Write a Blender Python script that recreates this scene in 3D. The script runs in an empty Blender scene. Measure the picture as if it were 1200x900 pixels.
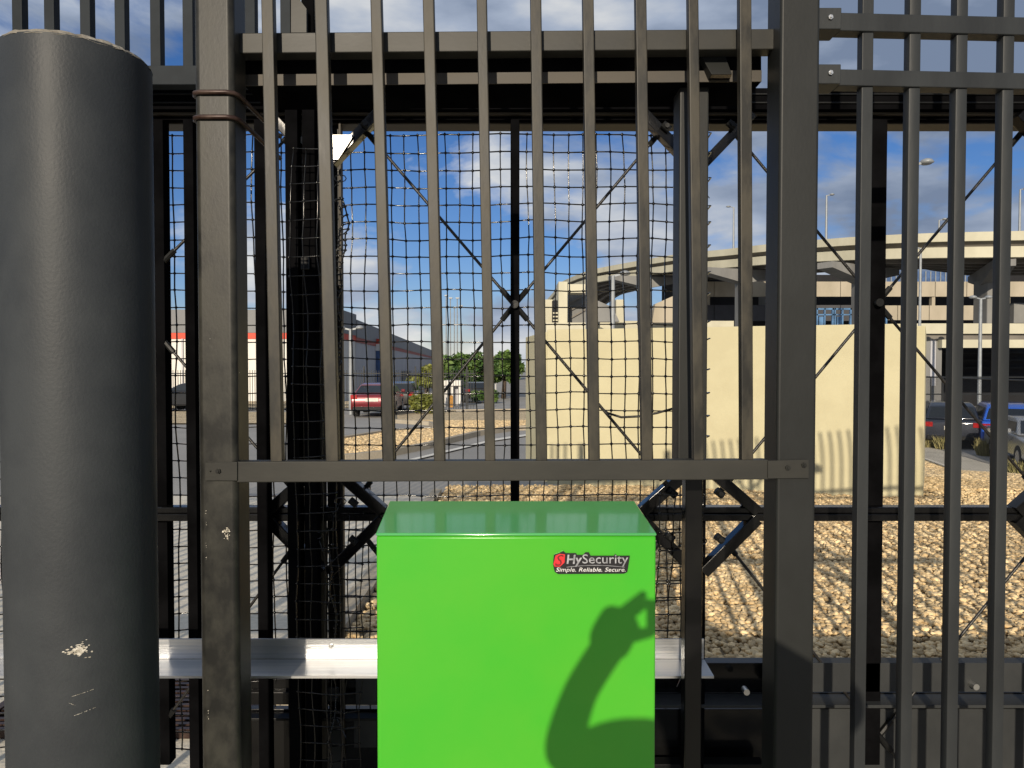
import bpy, bmesh, math, random
import numpy as np
from mathutils import Vector, Matrix
from mathutils import noise as mnoise
random.seed(7)
rng = np.random.default_rng(7)
S = bpy.context.scene
COL = S.collection
PI = math.pi

# ------------------------------------------------------------------ camera
F = 850.0            # focal length in photo pixels (photo 1200x900)
H = 1.52             # eye height
PITCH = math.atan(20 / F)
cam_d = bpy.data.cameras.new("camera")
cam = bpy.data.objects.new("camera", cam_d)
COL.objects.link(cam)
cam.location = (0, 0, H)
cam.rotation_euler = (PI / 2 - PITCH, 0, 0)
cam_d.sensor_width = 36
cam_d.lens = 36 * F / 1200
cam_d.clip_start = 0.02
cam_d.clip_end = 6000
S.camera = cam

def ray(px, py):
    c, s = math.cos(PITCH), math.sin(PITCH)
    v = Vector((px - 600, 0, 0)) + Vector((0, c, -s)) * F + Vector((0, s, c)) * (450 - py)
    return v / v.y
def P(px, py, D):
    return Vector((0, 0, H)) + ray(px, py) * D
def X(px, D): return (px - 600) / F * D
def Z(py, D): return P(600, py, D).z

# ------------------------------------------------------------------ light
LDIR = ray(755, 700).normalized()          # direction in which sunlight travels
ELEV = math.asin(-LDIR.z)
sun_d = bpy.data.lights.new("sun", 'SUN')
sun = bpy.data.objects.new("sun", sun_d)
COL.objects.link(sun)
sun_d.energy = 4.8
sun_d.angle = math.radians(0.5)
sun_d.color = (1.0, 0.87, 0.69)
sun.rotation_euler = LDIR.to_track_quat('-Z', 'Y').to_euler()
sun.location = (-3, -12, 8)

W = bpy.data.worlds.new("World"); S.world = W; W.use_nodes = True
nt = W.node_tree; nt.nodes.clear()
def N(t, ty, **kw):
    n = t.nodes.new(ty)
    for k, v in kw.items(): setattr(n, k, v)
    return n
out = N(nt, 'ShaderNodeOutputWorld')
sky = N(nt, 'ShaderNodeTexSky', sky_type='NISHITA', sun_disc=False)
sky.sun_elevation = ELEV
sky.sun_rotation = math.atan2(-LDIR.x, -LDIR.y)
sky.air_density = 1.0; sky.dust_density = 0.25; sky.ozone_density = 3.0
hs = N(nt, 'ShaderNodeHueSaturation'); hs.inputs['Saturation'].default_value = 1.16; hs.inputs['Value'].default_value = 1.0
bg = N(nt, 'ShaderNodeBackground'); bg.inputs['Strength'].default_value = 0.075
tint = N(nt, 'ShaderNodeMix', data_type='RGBA', blend_type='MULTIPLY'); tint.inputs[0].default_value = 1.0; tint.inputs[7].default_value = (0.98, 0.97, 1.20, 1)
nt.links.new(sky.outputs[0], tint.inputs[6]); nt.links.new(tint.outputs[2], hs.inputs['Color']); nt.links.new(hs.outputs[0], bg.inputs['Color'])
geo = N(nt, 'ShaderNodeTexCoord')
mp = N(nt, 'ShaderNodeMapping'); mp.inputs['Scale'].default_value = (1.0, 1.0, 2.3); mp.inputs['Location'].default_value = (0.35, 0.0, 0.12)
nt.links.new(geo.outputs['Generated'], mp.inputs['Vector'])
n1 = N(nt, 'ShaderNodeTexNoise'); n1.inputs['Scale'].default_value = 3.1; n1.inputs['Detail'].default_value = 9; n1.inputs['Roughness'].default_value = 0.55
n1.inputs['Distortion'].default_value = 0.25
nt.links.new(mp.outputs[0], n1.inputs['Vector'])
sep = N(nt, 'ShaderNodeSeparateXYZ'); nt.links.new(geo.outputs['Generated'], sep.inputs[0])
# more cloud high up and to the right, cumulus on the horizon
mz = N(nt, 'ShaderNodeMapRange'); mz.inputs[1].default_value = 0.24; mz.inputs[2].default_value = 0.46; mz.inputs[3].default_value = 0.0; mz.inputs[4].default_value = 0.22
nt.links.new(sep.outputs['Z'], mz.inputs[0])
mx = N(nt, 'ShaderNodeMapRange'); mx.inputs[1].default_value = 0.10; mx.inputs[2].default_value = 0.5; mx.inputs[3].default_value = 0.0; mx.inputs[4].default_value = 0.17
nt.links.new(sep.outputs['X'], mx.inputs[0])
ml = N(nt, 'ShaderNodeMapRange'); ml.inputs[1].default_value = 0.20; ml.inputs[2].default_value = 0.03; ml.inputs[3].default_value = 0.0; ml.inputs[4].default_value = 0.06
nt.links.new(sep.outputs['Z'], ml.inputs[0])
def math_(t, op, a, b):
    m = N(t, 'ShaderNodeMath', operation=op)
    for i, v in enumerate((a, b)):
        if hasattr(v, 'links') or hasattr(v, 'is_linked'): t.links.new(v, m.inputs[i])
        else: m.inputs[i].default_value = v
    return m.outputs[0]
a1 = math_(nt, 'ADD', n1.outputs['Fac'], mz.outputs[0])
a2 = math_(nt, 'ADD', a1, mx.outputs[0])
a3 = math_(nt, 'ADD', a2, ml.outputs[0])
cr = N(nt, 'ShaderNodeValToRGB')
cr.color_ramp.elements[0].position = 0.51; cr.color_ramp.elements[0].color = (0, 0, 0, 1)
cr.color_ramp.elements[1].position = 0.60; cr.color_ramp.elements[1].color = (1, 1, 1, 1)
nt.links.new(a3, cr.inputs[0])
# cloud body colour: warm white lit tops, blue-grey bellies
n2 = N(nt, 'ShaderNodeTexNoise'); n2.inputs['Scale'].default_value = 4.3; n2.inputs['Detail'].default_value = 7
mp2 = N(nt, 'ShaderNodeMapping'); mp2.inputs['Scale'].default_value = (1, 1, 2.8); mp2.inputs['Location'].default_value = (2.4, 1.0, 0.7)
nt.links.new(geo.outputs['Generated'], mp2.inputs['Vector']); nt.links.new(mp2.outputs[0], n2.inputs['Vector'])
dk = N(nt, 'ShaderNodeMapRange'); dk.inputs[1].default_value = 0.15; dk.inputs[2].default_value = 0.55; dk.inputs[3].default_value = 0.0; dk.inputs[4].default_value = 0.22
nt.links.new(sep.outputs['X'], dk.inputs[0])
b1 = math_(nt, 'SUBTRACT', n2.outputs['Fac'], dk.outputs[0])
b2 = math_(nt, 'ADD', b1, ml.outputs[0])
cr2 = N(nt, 'ShaderNodeValToRGB')
cr2.color_ramp.elements[0].position = 0.33; cr2.color_ramp.elements[0].color = (0.20, 0.26, 0.38, 1)
cr2.color_ramp.elements[1].position = 0.66; cr2.color_ramp.elements[1].color = (0.84, 0.84, 0.82, 1)
e = cr2.color_ramp.elements.new(0.48); e.color = (0.40, 0.47, 0.60, 1)
nt.links.new(b2, cr2.inputs[0])
bg2 = N(nt, 'ShaderNodeBackground'); bg2.inputs['Strength'].default_value = 0.92
nt.links.new(cr2.outputs[0], bg2.inputs['Color'])
mixs = N(nt, 'ShaderNodeMixShader')
nt.links.new(cr.outputs[0], mixs.inputs[0]); nt.links.new(bg.outputs[0], mixs.inputs[1]); nt.links.new(bg2.outputs[0], mixs.inputs[2])
nt.links.new(mixs.outputs[0], out.inputs['Surface'])

S.view_settings.view_transform = 'Standard'
S.view_settings.look = 'None'
S.view_settings.exposure = 0.0
S.view_settings.gamma = 1.0

# ------------------------------------------------------------------ materials
MATS = {}
def mat(name, col, rough=0.6, metal=0.0, var=0.25, scale=6.0, bump=0.0, bscale=60.0, col2=None, spec=0.5,
        stretch=(1, 1, 1), specks=0.0, speck_col=(0.55, 0.53, 0.47), speck_scale=40, thresh=0.72, bumpd=0.002, coord='Object', coat=0.0,
        rvar=0.12, island=0.0, emit=None):
    if name in MATS: return MATS[name]
    m = bpy.data.materials.new(name); MATS[name] = m; m.use_nodes = True
    t = m.node_tree; b = t.nodes['Principled BSDF']
    L = t.links.new
    tc = N(t, 'ShaderNodeTexCoord'); mpn = N(t, 'ShaderNodeMapping'); mpn.inputs['Scale'].default_value = stretch
    L(tc.outputs[coord], mpn.inputs['Vector'])
    nz = N(t, 'ShaderNodeTexNoise'); nz.inputs['Scale'].default_value = scale; nz.inputs['Detail'].default_value = 6; nz.inputs['Roughness'].default_value = 0.6
    L(mpn.outputs[0], nz.inputs['Vector'])
    c = Vector(col[:3])
    lo = tuple(max(0, x * (1 - var)) for x in c); hi = tuple(min(1, x * (1 + var)) for x in c)
    if col2: lo, hi = tuple(col), tuple(col2)
    rp = N(t, 'ShaderNodeValToRGB')
    rp.color_ramp.elements[0].position = 0.40; rp.color_ramp.elements[0].color = (*lo, 1)
    rp.color_ramp.elements[1].position = 0.61; rp.color_ramp.elements[1].color = (*hi, 1)
    L(nz.outputs['Fac'], rp.inputs[0])
    cur = rp.outputs[0]
    if specks > 0:
        ns = N(t, 'ShaderNodeTexNoise'); ns.inputs['Scale'].default_value = speck_scale; ns.inputs['Detail'].default_value = 4; ns.inputs['Roughness'].default_value = 0.7
        L(mpn.outputs[0], ns.inputs['Vector'])
        r2 = N(t, 'ShaderNodeValToRGB'); r2.color_ramp.elements[0].position = thresh; r2.color_ramp.elements[1].position = thresh + 0.03
        L(ns.outputs['Fac'], r2.inputs[0])
        mm = math_(t, 'MULTIPLY', r2.outputs[0], specks)
        mx_ = N(t, 'ShaderNodeMix', data_type='RGBA'); L(mm, mx_.inputs[0]); L(cur, mx_.inputs[6]); mx_.inputs[7].default_value = (*speck_col, 1)
        cur = mx_.outputs[2]
    if island > 0:
        g = N(t, 'ShaderNodeNewGeometry'); mr = N(t, 'ShaderNodeMapRange'); mr.inputs[3].default_value = 1 - island; mr.inputs[4].default_value = 1 + island * 0.8
        L(g.outputs['Random Per Island'], mr.inputs[0])
        h = N(t, 'ShaderNodeHueSaturation'); L(mr.outputs[0], h.inputs['Value']); L(cur, h.inputs['Color']); cur = h.outputs[0]
    L(cur, b.inputs['Base Color'])
    rr = N(t, 'ShaderNodeMapRange'); rr.inputs[3].default_value = max(0.02, rough - rvar); rr.inputs[4].default_value = min(1, rough + rvar)
    L(nz.outputs['Fac'], rr.inputs[0]); L(rr.outputs[0], b.inputs['Roughness'])
    b.inputs['Metallic'].default_value = metal
    b.inputs['Specular IOR Level'].default_value = spec
    if coat: b.inputs['Coat Weight'].default_value = coat; b.inputs['Coat Roughness'].default_value = 0.08
    if bump > 0:
        nb = N(t, 'ShaderNodeTexNoise'); nb.inputs['Scale'].default_value = bscale; nb.inputs['Detail'].default_value = 4
        L(mpn.outputs[0], nb.inputs['Vector'])
        bp = N(t, 'ShaderNodeBump'); bp.inputs['Strength'].default_value = bump; bp.inputs['Distance'].default_value = bumpd
        L(nb.outputs['Fac'], bp.inputs['Height']); L(bp.outputs[0], b.inputs['Normal'])
    if emit:
        b.inputs['Emission Color'].default_value = (*emit[:3], 1); b.inputs['Emission Strength'].default_value = emit[3]
    return m

M_POST = mat('dusty_grey_paint', (0.0122, 0.0125, 0.0118), 0.42, var=0.0, col2=(0.0331, 0.0326, 0.0278), scale=16, bump=0.08, bscale=160, specks=0.85, speck_scale=70, thresh=0.745, stretch=(1, 1, 0.6), spec=0.22)
M_PICK = mat('picket_grey_paint', (0.0164, 0.0159, 0.0135), 0.45, col2=(0.0450, 0.0401, 0.0296), scale=22, bump=0.1, bscale=120, stretch=(1, 1, 0.35), specks=0.5, speck_scale=110, thresh=0.77, spec=0.22)
M_RAIL = mat('rail_grey_paint', (0.0229, 0.0229, 0.0206), 0.45, col2=(0.0353, 0.0342, 0.0290), scale=5, bump=0.06, bscale=160, stretch=(0.4, 1, 1), specks=0.8, speck_scale=45, thresh=0.77, spec=0.22)
M_POST2 = mat('charcoal_post_paint', (0.0140, 0.0149, 0.0141), 0.45, col2=(0.0188, 0.0200, 0.0194), scale=4, bump=0.08, bscale=160, stretch=(1, 1, 0.5), specks=0.7, speck_scale=60, thresh=0.78, spec=0.22)
M_FENCE = mat('fence_charcoal_paint', (0.0203, 0.0223, 0.0238), 0.48, col2=(0.0287, 0.0318, 0.0334), scale=6, bump=0.2, bscale=110, stretch=(1, 1, 0.3), spec=0.22)
M_BLACK = mat('black_gloss_paint', (0.003, 0.003, 0.0035), 0.16, col2=(0.006, 0.006, 0.006), scale=8, bump=0.08, bscale=60, spec=0.3, rvar=0.04)
M_MATTE = mat('shade_black_paint', (0.004, 0.004, 0.0045), 0.62, spec=0.0, var=0.3)  # black puts overhang shade into beam and header; uprights share it
M_DARK = mat('dark_steel_paint', (0.0051, 0.0054, 0.0055), 0.45, col2=(0.0091, 0.0095, 0.0093), scale=7, bump=0.3, bscale=90, spec=0.22)
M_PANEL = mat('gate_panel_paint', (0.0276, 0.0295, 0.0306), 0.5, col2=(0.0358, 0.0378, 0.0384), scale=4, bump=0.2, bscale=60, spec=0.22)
M_TAN = mat('sunlit_brown_lip', (0.0336, 0.0275, 0.0188), 0.6, col2=(0.0571, 0.0470, 0.0336), scale=14, stretch=(0.3, 1, 1))  # lighter brown puts sunlight into the colour of lips and tube edges
M_BOLL = mat('bollard_paint', (0.0278, 0.0314, 0.0352), 0.50, col2=(0.0379, 0.0423, 0.0458), scale=4.5, bump=0.35, bscale=190, bumpd=0.0012, stretch=(1, 1, 0.8), specks=0.8, speck_scale=85, thresh=0.76, spec=0.22)
M_CONC = mat('concrete_cap', (0.1430, 0.1265, 0.0990), 0.9, col2=(0.2750, 0.2530, 0.2090), scale=30, bump=1.0, bscale=80, bumpd=0.006)
M_GREEN = mat('green_powder_coat', (0.0446, 0.3663, 0.0184), 0.30, col2=(0.0612, 0.3707, 0.0190), scale=3, bump=0.05, bscale=300, spec=0.5, rvar=0.03)
M_ALU = mat('brushed_aluminium', (0.48, 0.50, 0.53), 0.34, metal=0.85, col2=(0.62, 0.62, 0.62), scale=20, stretch=(0.05, 3, 6), rvar=0.1, bump=0.15, bscale=60)
M_GALV = mat('galvanised_steel', (0.5, 0.5, 0.48), 0.35, metal=0.8, scale=30, var=0.2)
M_GLINT = mat('glint_metal', (0.2475, 0.2442, 0.2310), 0.35, metal=0.6, scale=18, var=0.15)
M_NET = mat('black_net_cord', (0.005, 0.005, 0.005), 0.16, var=0.3, scale=30, spec=0.45, rvar=0.05)
M_CABLE = mat('black_cable', (0.012, 0.011, 0.010), 0.4, var=0.3, scale=80, bump=0.8, bscale=160)
M_RUST = mat('rusty_wire', (0.0300, 0.0132, 0.0096), 0.45, metal=0.3, col2=(0.0600, 0.0360, 0.0270), scale=25)
M_BOLT = mat('zinc_bolt', (0.6, 0.6, 0.58), 0.3, metal=0.9, var=0.1)
M_CREAM = mat('cream_stucco', (0.4667, 0.4268, 0.2723), 0.85, col2=(0.5043, 0.4652, 0.3010), scale=2.2, bump=0.5, bscale=45, bumpd=0.004)
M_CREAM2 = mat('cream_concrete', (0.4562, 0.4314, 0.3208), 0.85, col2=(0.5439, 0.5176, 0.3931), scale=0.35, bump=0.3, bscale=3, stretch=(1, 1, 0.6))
M_TCON = mat('tan_precast_concrete', (0.3400, 0.2975, 0.2210), 0.9, col2=(0.4080, 0.3570, 0.2720), scale=0.4, bump=0.3, bscale=3, stretch=(1, 1, 0.4))
M_GCON = mat('grey_concrete', (0.17, 0.17, 0.165), 0.9, col2=(0.23, 0.23, 0.22), scale=0.4, stretch=(1, 1, 0.4))
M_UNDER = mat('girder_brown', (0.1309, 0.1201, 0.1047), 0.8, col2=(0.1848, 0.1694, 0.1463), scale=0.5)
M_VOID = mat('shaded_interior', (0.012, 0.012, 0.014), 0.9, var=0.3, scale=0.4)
M_WHITE = mat('white_wall_panel', (0.62, 0.60, 0.55), 0.7, col2=(0.70, 0.68, 0.63), scale=0.5, stretch=(1, 1, 0.2))
M_RED = mat('red_stripe_paint', (0.60, 0.06, 0.025), 0.6, var=0.1, scale=1)
M_ROOF = mat('grey_roof_metal', (0.13, 0.135, 0.14), 0.55, col2=(0.17, 0.175, 0.18), scale=0.4, stretch=(3, 3, 0.3))
M_LILAC = mat('grey_wall_panel', (0.40, 0.40, 0.42), 0.7, col2=(0.46, 0.46, 0.48), scale=0.3, stretch=(1, 1, 0.2))
M_BLUEP = mat('blue_panel', (0.05, 0.10, 0.22), 0.5, var=0.2, scale=2)
M_LPOLE = mat('pale_grey_pole', (0.2565, 0.2760, 0.2898), 0.5, metal=0.2, var=0.1, scale=4)
M_GLASS = mat('dark_car_glass', (0.010, 0.013, 0.016), 0.08, var=0.1, spec=0.8, rvar=0.03)
M_TYRE = mat('tyre_rubber', (0.015, 0.015, 0.015), 0.8, var=0.2)
M_RIM = mat('alloy_rim', (0.4, 0.4, 0.42), 0.3, metal=0.8, var=0.1)
M_TAIL = mat('red_tail_lens', (0.35, 0.012, 0.012), 0.15, var=0.2, scale=12, coat=0.8)
M_PLATE = mat('pale_number_plate', (0.62, 0.58, 0.50), 0.4, var=0.1, scale=12)
def carpaint(n, c): return mat(n, c, 0.28, metal=0.25, var=0.08, scale=2, coat=0.9, rvar=0.04)

def ground_mat(name, c1, c2, scale, vor=0.0, vscale=30, bump=0.5, bd=0.01, fine=60, rough=0.92):
    m = bpy.data.materials.new(name); MATS[name] = m; m.use_nodes = True
    t = m.node_tree; b = t.nodes['Principled BSDF']; L = t.links.new
    tc = N(t, 'ShaderNodeTexCoord')
    nz = N(t, 'ShaderNodeTexNoise'); nz.inputs['Scale'].default_value = scale; nz.inputs['Detail'].default_value = 8
    L(tc.outputs['Object'], nz.inputs['Vector'])
    nf = N(t, 'ShaderNodeTexNoise'); nf.inputs['Scale'].default_value = fine; nf.inputs['Detail'].default_value = 3
    L(tc.outputs['Object'], nf.inputs['Vector'])
    s = math_(t, 'ADD', math_(t, 'MULTIPLY', nz.outputs['Fac'], 0.55), math_(t, 'MULTIPLY', nf.outputs['Fac'], 0.45))
    rp = N(t, 'ShaderNodeValToRGB'); rp.color_ramp.elements[0].position = 0.36; rp.color_ramp.elements[0].color = (*c1, 1)
    rp.color_ramp.elements[1].position = 0.62; rp.color_ramp.elements[1].color = (*c2, 1)
    L(s, rp.inputs[0]); cur = rp.outputs[0]; hgt = nf.outputs['Fac']
    if vor > 0:
        v = N(t, 'ShaderNodeTexVoronoi'); v.inputs['Scale'].default_value = vscale; L(tc.outputs['Object'], v.inputs['Vector'])
        sp = N(t, 'ShaderNodeSeparateColor'); L(v.outputs['Color'], sp.inputs[0])
        mr = N(t, 'ShaderNodeMapRange'); mr.inputs[3].default_value = 1 - vor; mr.inputs[4].default_value = 1 + vor * 0.7; L(sp.outputs[0], mr.inputs[0])
        h = N(t, 'ShaderNodeHueSaturation'); L(mr.outputs[0], h.inputs['Value']); L(cur, h.inputs['Color']); cur = h.outputs[0]
        hgt = math_(t, 'SUBTRACT', 1.0, v.outputs['Distance'])
    L(cur, b.inputs['Base Color']); b.inputs['Roughness'].default_value = rough; b.inputs['Specular IOR Level'].default_value = 0.2
    bp = N(t, 'ShaderNodeBump'); bp.inputs['Strength'].default_value = bump; bp.inputs['Distance'].default_value = bd
    L(hgt, bp.inputs['Height']); L(bp.outputs[0], b.inputs['Normal'])
    return m
M_ASPH = ground_mat('pale_worn_asphalt', (0.25, 0.245, 0.23), (0.34, 0.33, 0.31), 0.35, fine=25)
M_APRON = ground_mat('concrete_apron', (0.50, 0.46, 0.375), (0.66, 0.61, 0.51), 1.2, fine=40)
M_GRAV = ground_mat('tan_gravel_bed', (0.48, 0.38, 0.24), (0.66, 0.54, 0.35), 1.5, vor=0.5, vscale=22, bump=1.0, bd=0.03, fine=30)
M_GRAVN = ground_mat('gravel_base', (0.22, 0.17, 0.11), (0.34, 0.27, 0.17), 3, vor=0.5, vscale=30, bump=1.0, bd=0.02, fine=60)
M_CURB = ground_mat('kerb_concrete', (0.33, 0.29, 0.22), (0.42, 0.37, 0.29), 2, fine=30)
M_ROADL = ground_mat('lane_paint', (0.60, 0.58, 0.52), (0.72, 0.70, 0.64), 3, fine=30)
M_STONE = mat('river_pebble', (0.5104, 0.3653, 0.1866), 0.8, col2=(0.7546, 0.5846, 0.3376), scale=7, island=0.42, bump=0.3, bscale=120)
M_LEAF = mat('foliage_leaf', (0.035, 0.085, 0.016), 0.6, col2=(0.10, 0.16, 0.03), scale=1.2, island=0.4)
M_LEAFY = mat('yellow_green_leaf', (0.10, 0.12, 0.02), 0.6, col2=(0.19, 0.20, 0.045), scale=2, island=0.35)
M_GRASS = mat('dry_grass', (0.22, 0.20, 0.07), 0.8, col2=(0.34, 0.30, 0.13), scale=2, island=0.35)
M_BARK = mat('bark', (0.07, 0.05, 0.035), 0.9, var=0.3, scale=8, bump=0.8, bscale=20)
M_SKIN = mat('skin', (0.35, 0.20, 0.14), 0.6, var=0.1)
M_SHIRT = mat('blue_shirt', (0.08, 0.11, 0.2), 0.85, var=0.15)
M_JEAN = mat('dark_trousers', (0.04, 0.04, 0.05), 0.9, var=0.15)
M_HAIR = mat('dark_hair', (0.02, 0.014, 0.01), 0.7, var=0.3)

# ------------------------------------------------------------------ mesh builder
class MB:
    def __init__(s): s.v = []; s.f = []
    def add(s, vs, fs):
        o = len(s.v); s.v += [Vector(v) for v in vs]; s.f += [tuple(i + o for i in f) for f in fs]; return s
    def box(s, x0, x1, y0, y1, z0, z1):
        s.add([(x, y, z) for x in (x0, x1) for y in (y0, y1) for z in (z0, z1)],
              [(0, 1, 3, 2), (4, 6, 7, 5), (0, 4, 5, 1), (2, 3, 7, 6), (0, 2, 6, 4), (1, 5, 7, 3)]); return s
    def hexa(s, b, t):   # bottom quad, top quad (same winding, ccw from above)
        s.add(list(b) + list(t), [(3, 2, 1, 0), (4, 5, 6, 7), (0, 1, 5, 4), (1, 2, 6, 5), (2, 3, 7, 6), (3, 0, 4, 7)]); return s
    def bar(s, p0, p1, w, d, r=0.0, n=3, cap=True, side=None):
        # rounded rectangular bar; w along 'side' (default x-ish), d along the other
        p0, p1 = Vector(p0), Vector(p1); a = (p1 - p0).normalized()
        sd = Vector(side) if side else (Vector((1, 0, 0)) if abs(a.x) < 0.8 else Vector((0, 0, 1)))
        u = (sd - a * sd.dot(a)).normalized(); v = a.cross(u).normalized()
        pts = []
        if r <= 0: pts = [(-w / 2, -d / 2), (w / 2, -d / 2), (w / 2, d / 2), (-w / 2, d / 2)]
        else:
            for cx, cy, a0 in ((w / 2 - r, -d / 2 + r, -PI / 2), (w / 2 - r, d / 2 - r, 0), (-w / 2 + r, d / 2 - r, PI / 2), (-w / 2 + r, -d / 2 + r, PI)):
                for k in range(n + 1):
                    t = a0 + k / n * PI / 2; pts.append((cx + r * math.cos(t), cy + r * math.sin(t)))
        m = len(pts)
        vs = [p0 + u * x + v * y for x, y in pts] + [p1 + u * x + v * y for x, y in pts]
        fs = [(i, (i + 1) % m, m + (i + 1) % m, m + i) for i in range(m)]
        if cap: fs += [tuple(range(m))[::-1], tuple(range(m, 2 * m))]
        s.add(vs, fs); return s
    def tube(s, pts, r, n=8, cap=True, rads=None):
        pts = [Vector(p) for p in pts]; m = len(pts); vs = []
        up = None
        for i, p in enumerate(pts):
            a = (pts[min(i + 1, m - 1)] - pts[max(i - 1, 0)]).normalized()
            if up is None:
                up = a.orthogonal().normalized()
            u = (up - a * up.dot(a))
            u = u.normalized() if u.length > 1e-6 else a.orthogonal().normalized()
            up = u; v = a.cross(u)
            rr = rads[i] if rads else r
            vs += [p + (u * math.cos(2 * PI * k / n) + v * math.sin(2 * PI * k / n)) * rr for k in range(n)]
        fs = []
        for i in range(m - 1):
            for k in range(n):
                fs.append((i * n + k, i * n + (k + 1) % n, (i + 1) * n + (k + 1) % n, (i + 1) * n + k))
        if cap: fs += [tuple(range(n))[::-1], tuple((m - 1) * n + k for k in range(n))]
        s.add(vs, fs); return s
    def cyl(s, p0, p1, r, n=12, r1=None): return s.tube([p0, p1], r, n, True, [r, r if r1 is None else r1])
    def quad(s, a, b, c, d): s.add([a, b, c, d], [(0, 1, 2, 3)]); return s
    def poly(s, pts, thick):  # prism of polygon extruded along vector
        n = len(pts); t = Vector(thick); a = [Vector(p) for p in pts]
        s.add(a + [p + t for p in a], [tuple(range(n))[::-1], tuple(range(n, 2 * n))] + [(i, (i + 1) % n, n + (i + 1) % n, n + i) for i in range(n)]); return s
    def build(s, name, m, parent=None, smooth=None, label=None, bevel=0, origin=None):
        base = Vector((0, 0, 0)); q = parent
        if origin is not None: base = Vector(origin)
        while q is not None: base = base + q.location; q = q.parent
        me = bpy.data.meshes.new(name)
        if origin is not None and parent is not None:
            pass
        me.from_pydata([tuple(v - base) for v in s.v], [], s.f)
        bm = bmesh.new(); bm.from_mesh(me); bmesh.ops.recalc_face_normals(bm, faces=bm.faces); bm.to_mesh(me); bm.free()
        me.materials.append(m)
        o = bpy.data.objects.new(name, me); COL.objects.link(o)
        if origin is not None: o.location = origin
        if parent is not None: o.parent = parent
        if smooth:
            for p in me.polygons: p.use_smooth = True
            if smooth != 'all':
                md = o.modifiers.new('weighted', 'WEIGHTED_NORMAL'); md.keep_sharp = True; md.weight = 100
                try: me.set_sharp_from_angle(angle=math.radians(smooth if smooth is not True else 40))
                except Exception: pass
        if bevel:
            md = o.modifiers.new('bevel', 'BEVEL'); md.width = bevel; md.segments = 2; md.limit_method = 'ANGLE'
        if label: o['label'] = label
        return o

def tag(o, label=None, cat=None, group=None, kind=None):
    if label: o['label'] = label
    if cat: o['category'] = cat
    if group: o['group'] = group
    if kind: o['kind'] = kind
    return o
def thing(name, label, cat, loc=(0, 0, 0), group=None):
    o = bpy.data.objects.new(name, None); COL.objects.link(o); o.location = loc; o.empty_display_size = 0.1
    return tag(o, label, cat, group)
def fbox(mb, x0, y0, x1, y1, D, depth, D1=None):
    """frontal box seen over pixel rectangle at distance D"""
    a, b = P(x0, y1, D), P(x1, y0, D)
    return mb.box(a.x, b.x, D, D + depth, a.z, b.z)
def bolt(mb, c, r=0.007, h=0.006):
    c = Vector(c); mb.cyl(c, c + Vector((0, -h, 0)), r, 6); mb.cyl(c + Vector((0, -h, 0)), c + Vector((0, -h - 0.003, 0)), r * .5, 8)
    return mb

# ------------------------------------------------------------------ terrain
def sm(t): t = max(0, min(1, t)); return t * t * (3 - 2 * t)
def gz(x, y):
    zl = 0 if y < 4 else (-0.2 * (y - 4) / 5.7 if y < 9.7 else -0.2 - 0.0193 * (min(y, 60) - 9.7))
    ye = min(24.0, max(17.0, 24 - (x - 9) * 1.2))
    zr = zl if y < 10 else max(-1.5, -0.2 - 1.3 / (ye - 10) * (y - 10))
    w = sm((x - 3.5) / 3.0)
    return zl * (1 - w) + zr * w
def G(px, py, up=0.0):
    r = ray(px, py); t = 2.0
    for _ in range(4000):
        p = Vector((0, 0, H)) + r * t
        if p.z <= gz(p.x, p.y) + up: break
        t *= 1.004
    p.z = gz(p.x, p.y) + up
    return p

xs = sorted(set([-3000, -600, -200, -90, -60, -45, -35] + [round(-30 + i * 1.0, 2) for i in range(81)] + [60, 80, 120, 250, 700, 3000]))
ys = sorted(set([-3000, -300, -60, -20, -5, 0, 2] + [round(3 + i * 0.75, 2) for i in range(80)] + [65, 70, 90, 120, 200, 400, 900, 2500, 5000]))
mb = MB()
mb.v = [Vector((x, y, gz(x, y) - 0.02)) for y in ys for x in xs]
nx = len(xs)
mb.f = [(j * nx + i, j * nx + i + 1, (j + 1) * nx + i + 1, (j + 1) * nx + i) for j in range(len(ys) - 1) for i in range(nx - 1)]
tag(mb.build('ground', M_ASPH, smooth='all'), kind='structure')

def patch(name, pts, m, up, sub=0, kind='structure', thick=0.0):
    """flat patch draped on terrain from world points, refined so that it follows the slope"""
    bm = bmesh.new()
    vs = [bm.verts.new((p[0], p[1], 0)) for p in pts]
    bm.faces.new(vs); bmesh.ops.triangulate(bm, faces=bm.faces)
    for _ in range(sub): bmesh.ops.subdivide_edges(bm, edges=[e for e in bm.edges if e.calc_length() > 1.2], cuts=1, use_grid_fill=True)
    bmesh.ops.triangulate(bm, faces=bm.faces)
    for v in bm.verts: v.co.z = gz(v.co.x, v.co.y) + up
    for f in bm.faces:
        if f.normal.z < 0: f.normal_flip()
    me = bpy.data.meshes.new(name); bm.to_mesh(me); bm.free(); me.materials.append(m)
    o = bpy.data.objects.new(name, me); COL.objects.link(o); tag(o, kind=kind); return o
def strip(name, xf0, xf1, y0, y1, m, up, ny=24, nxx=10):
    mb = MB(); 
    for j in range(ny + 1):
        y = y0 + (y1 - y0) * j / ny
        a, b = xf0(y), xf1(y)
        for i in range(nxx + 1):
            x = a + (b - a) * i / nxx; mb.v.append(Vector((x, y, gz(x, y) + up)))
    k = nxx + 1
    mb.f = [(j * k + i, j * k + i + 1, (j + 1) * k + i + 1, (j + 1) * k + i) for j in range(ny) for i in range(nxx)]
    return tag(mb.build(name, m), kind='structure')
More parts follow.
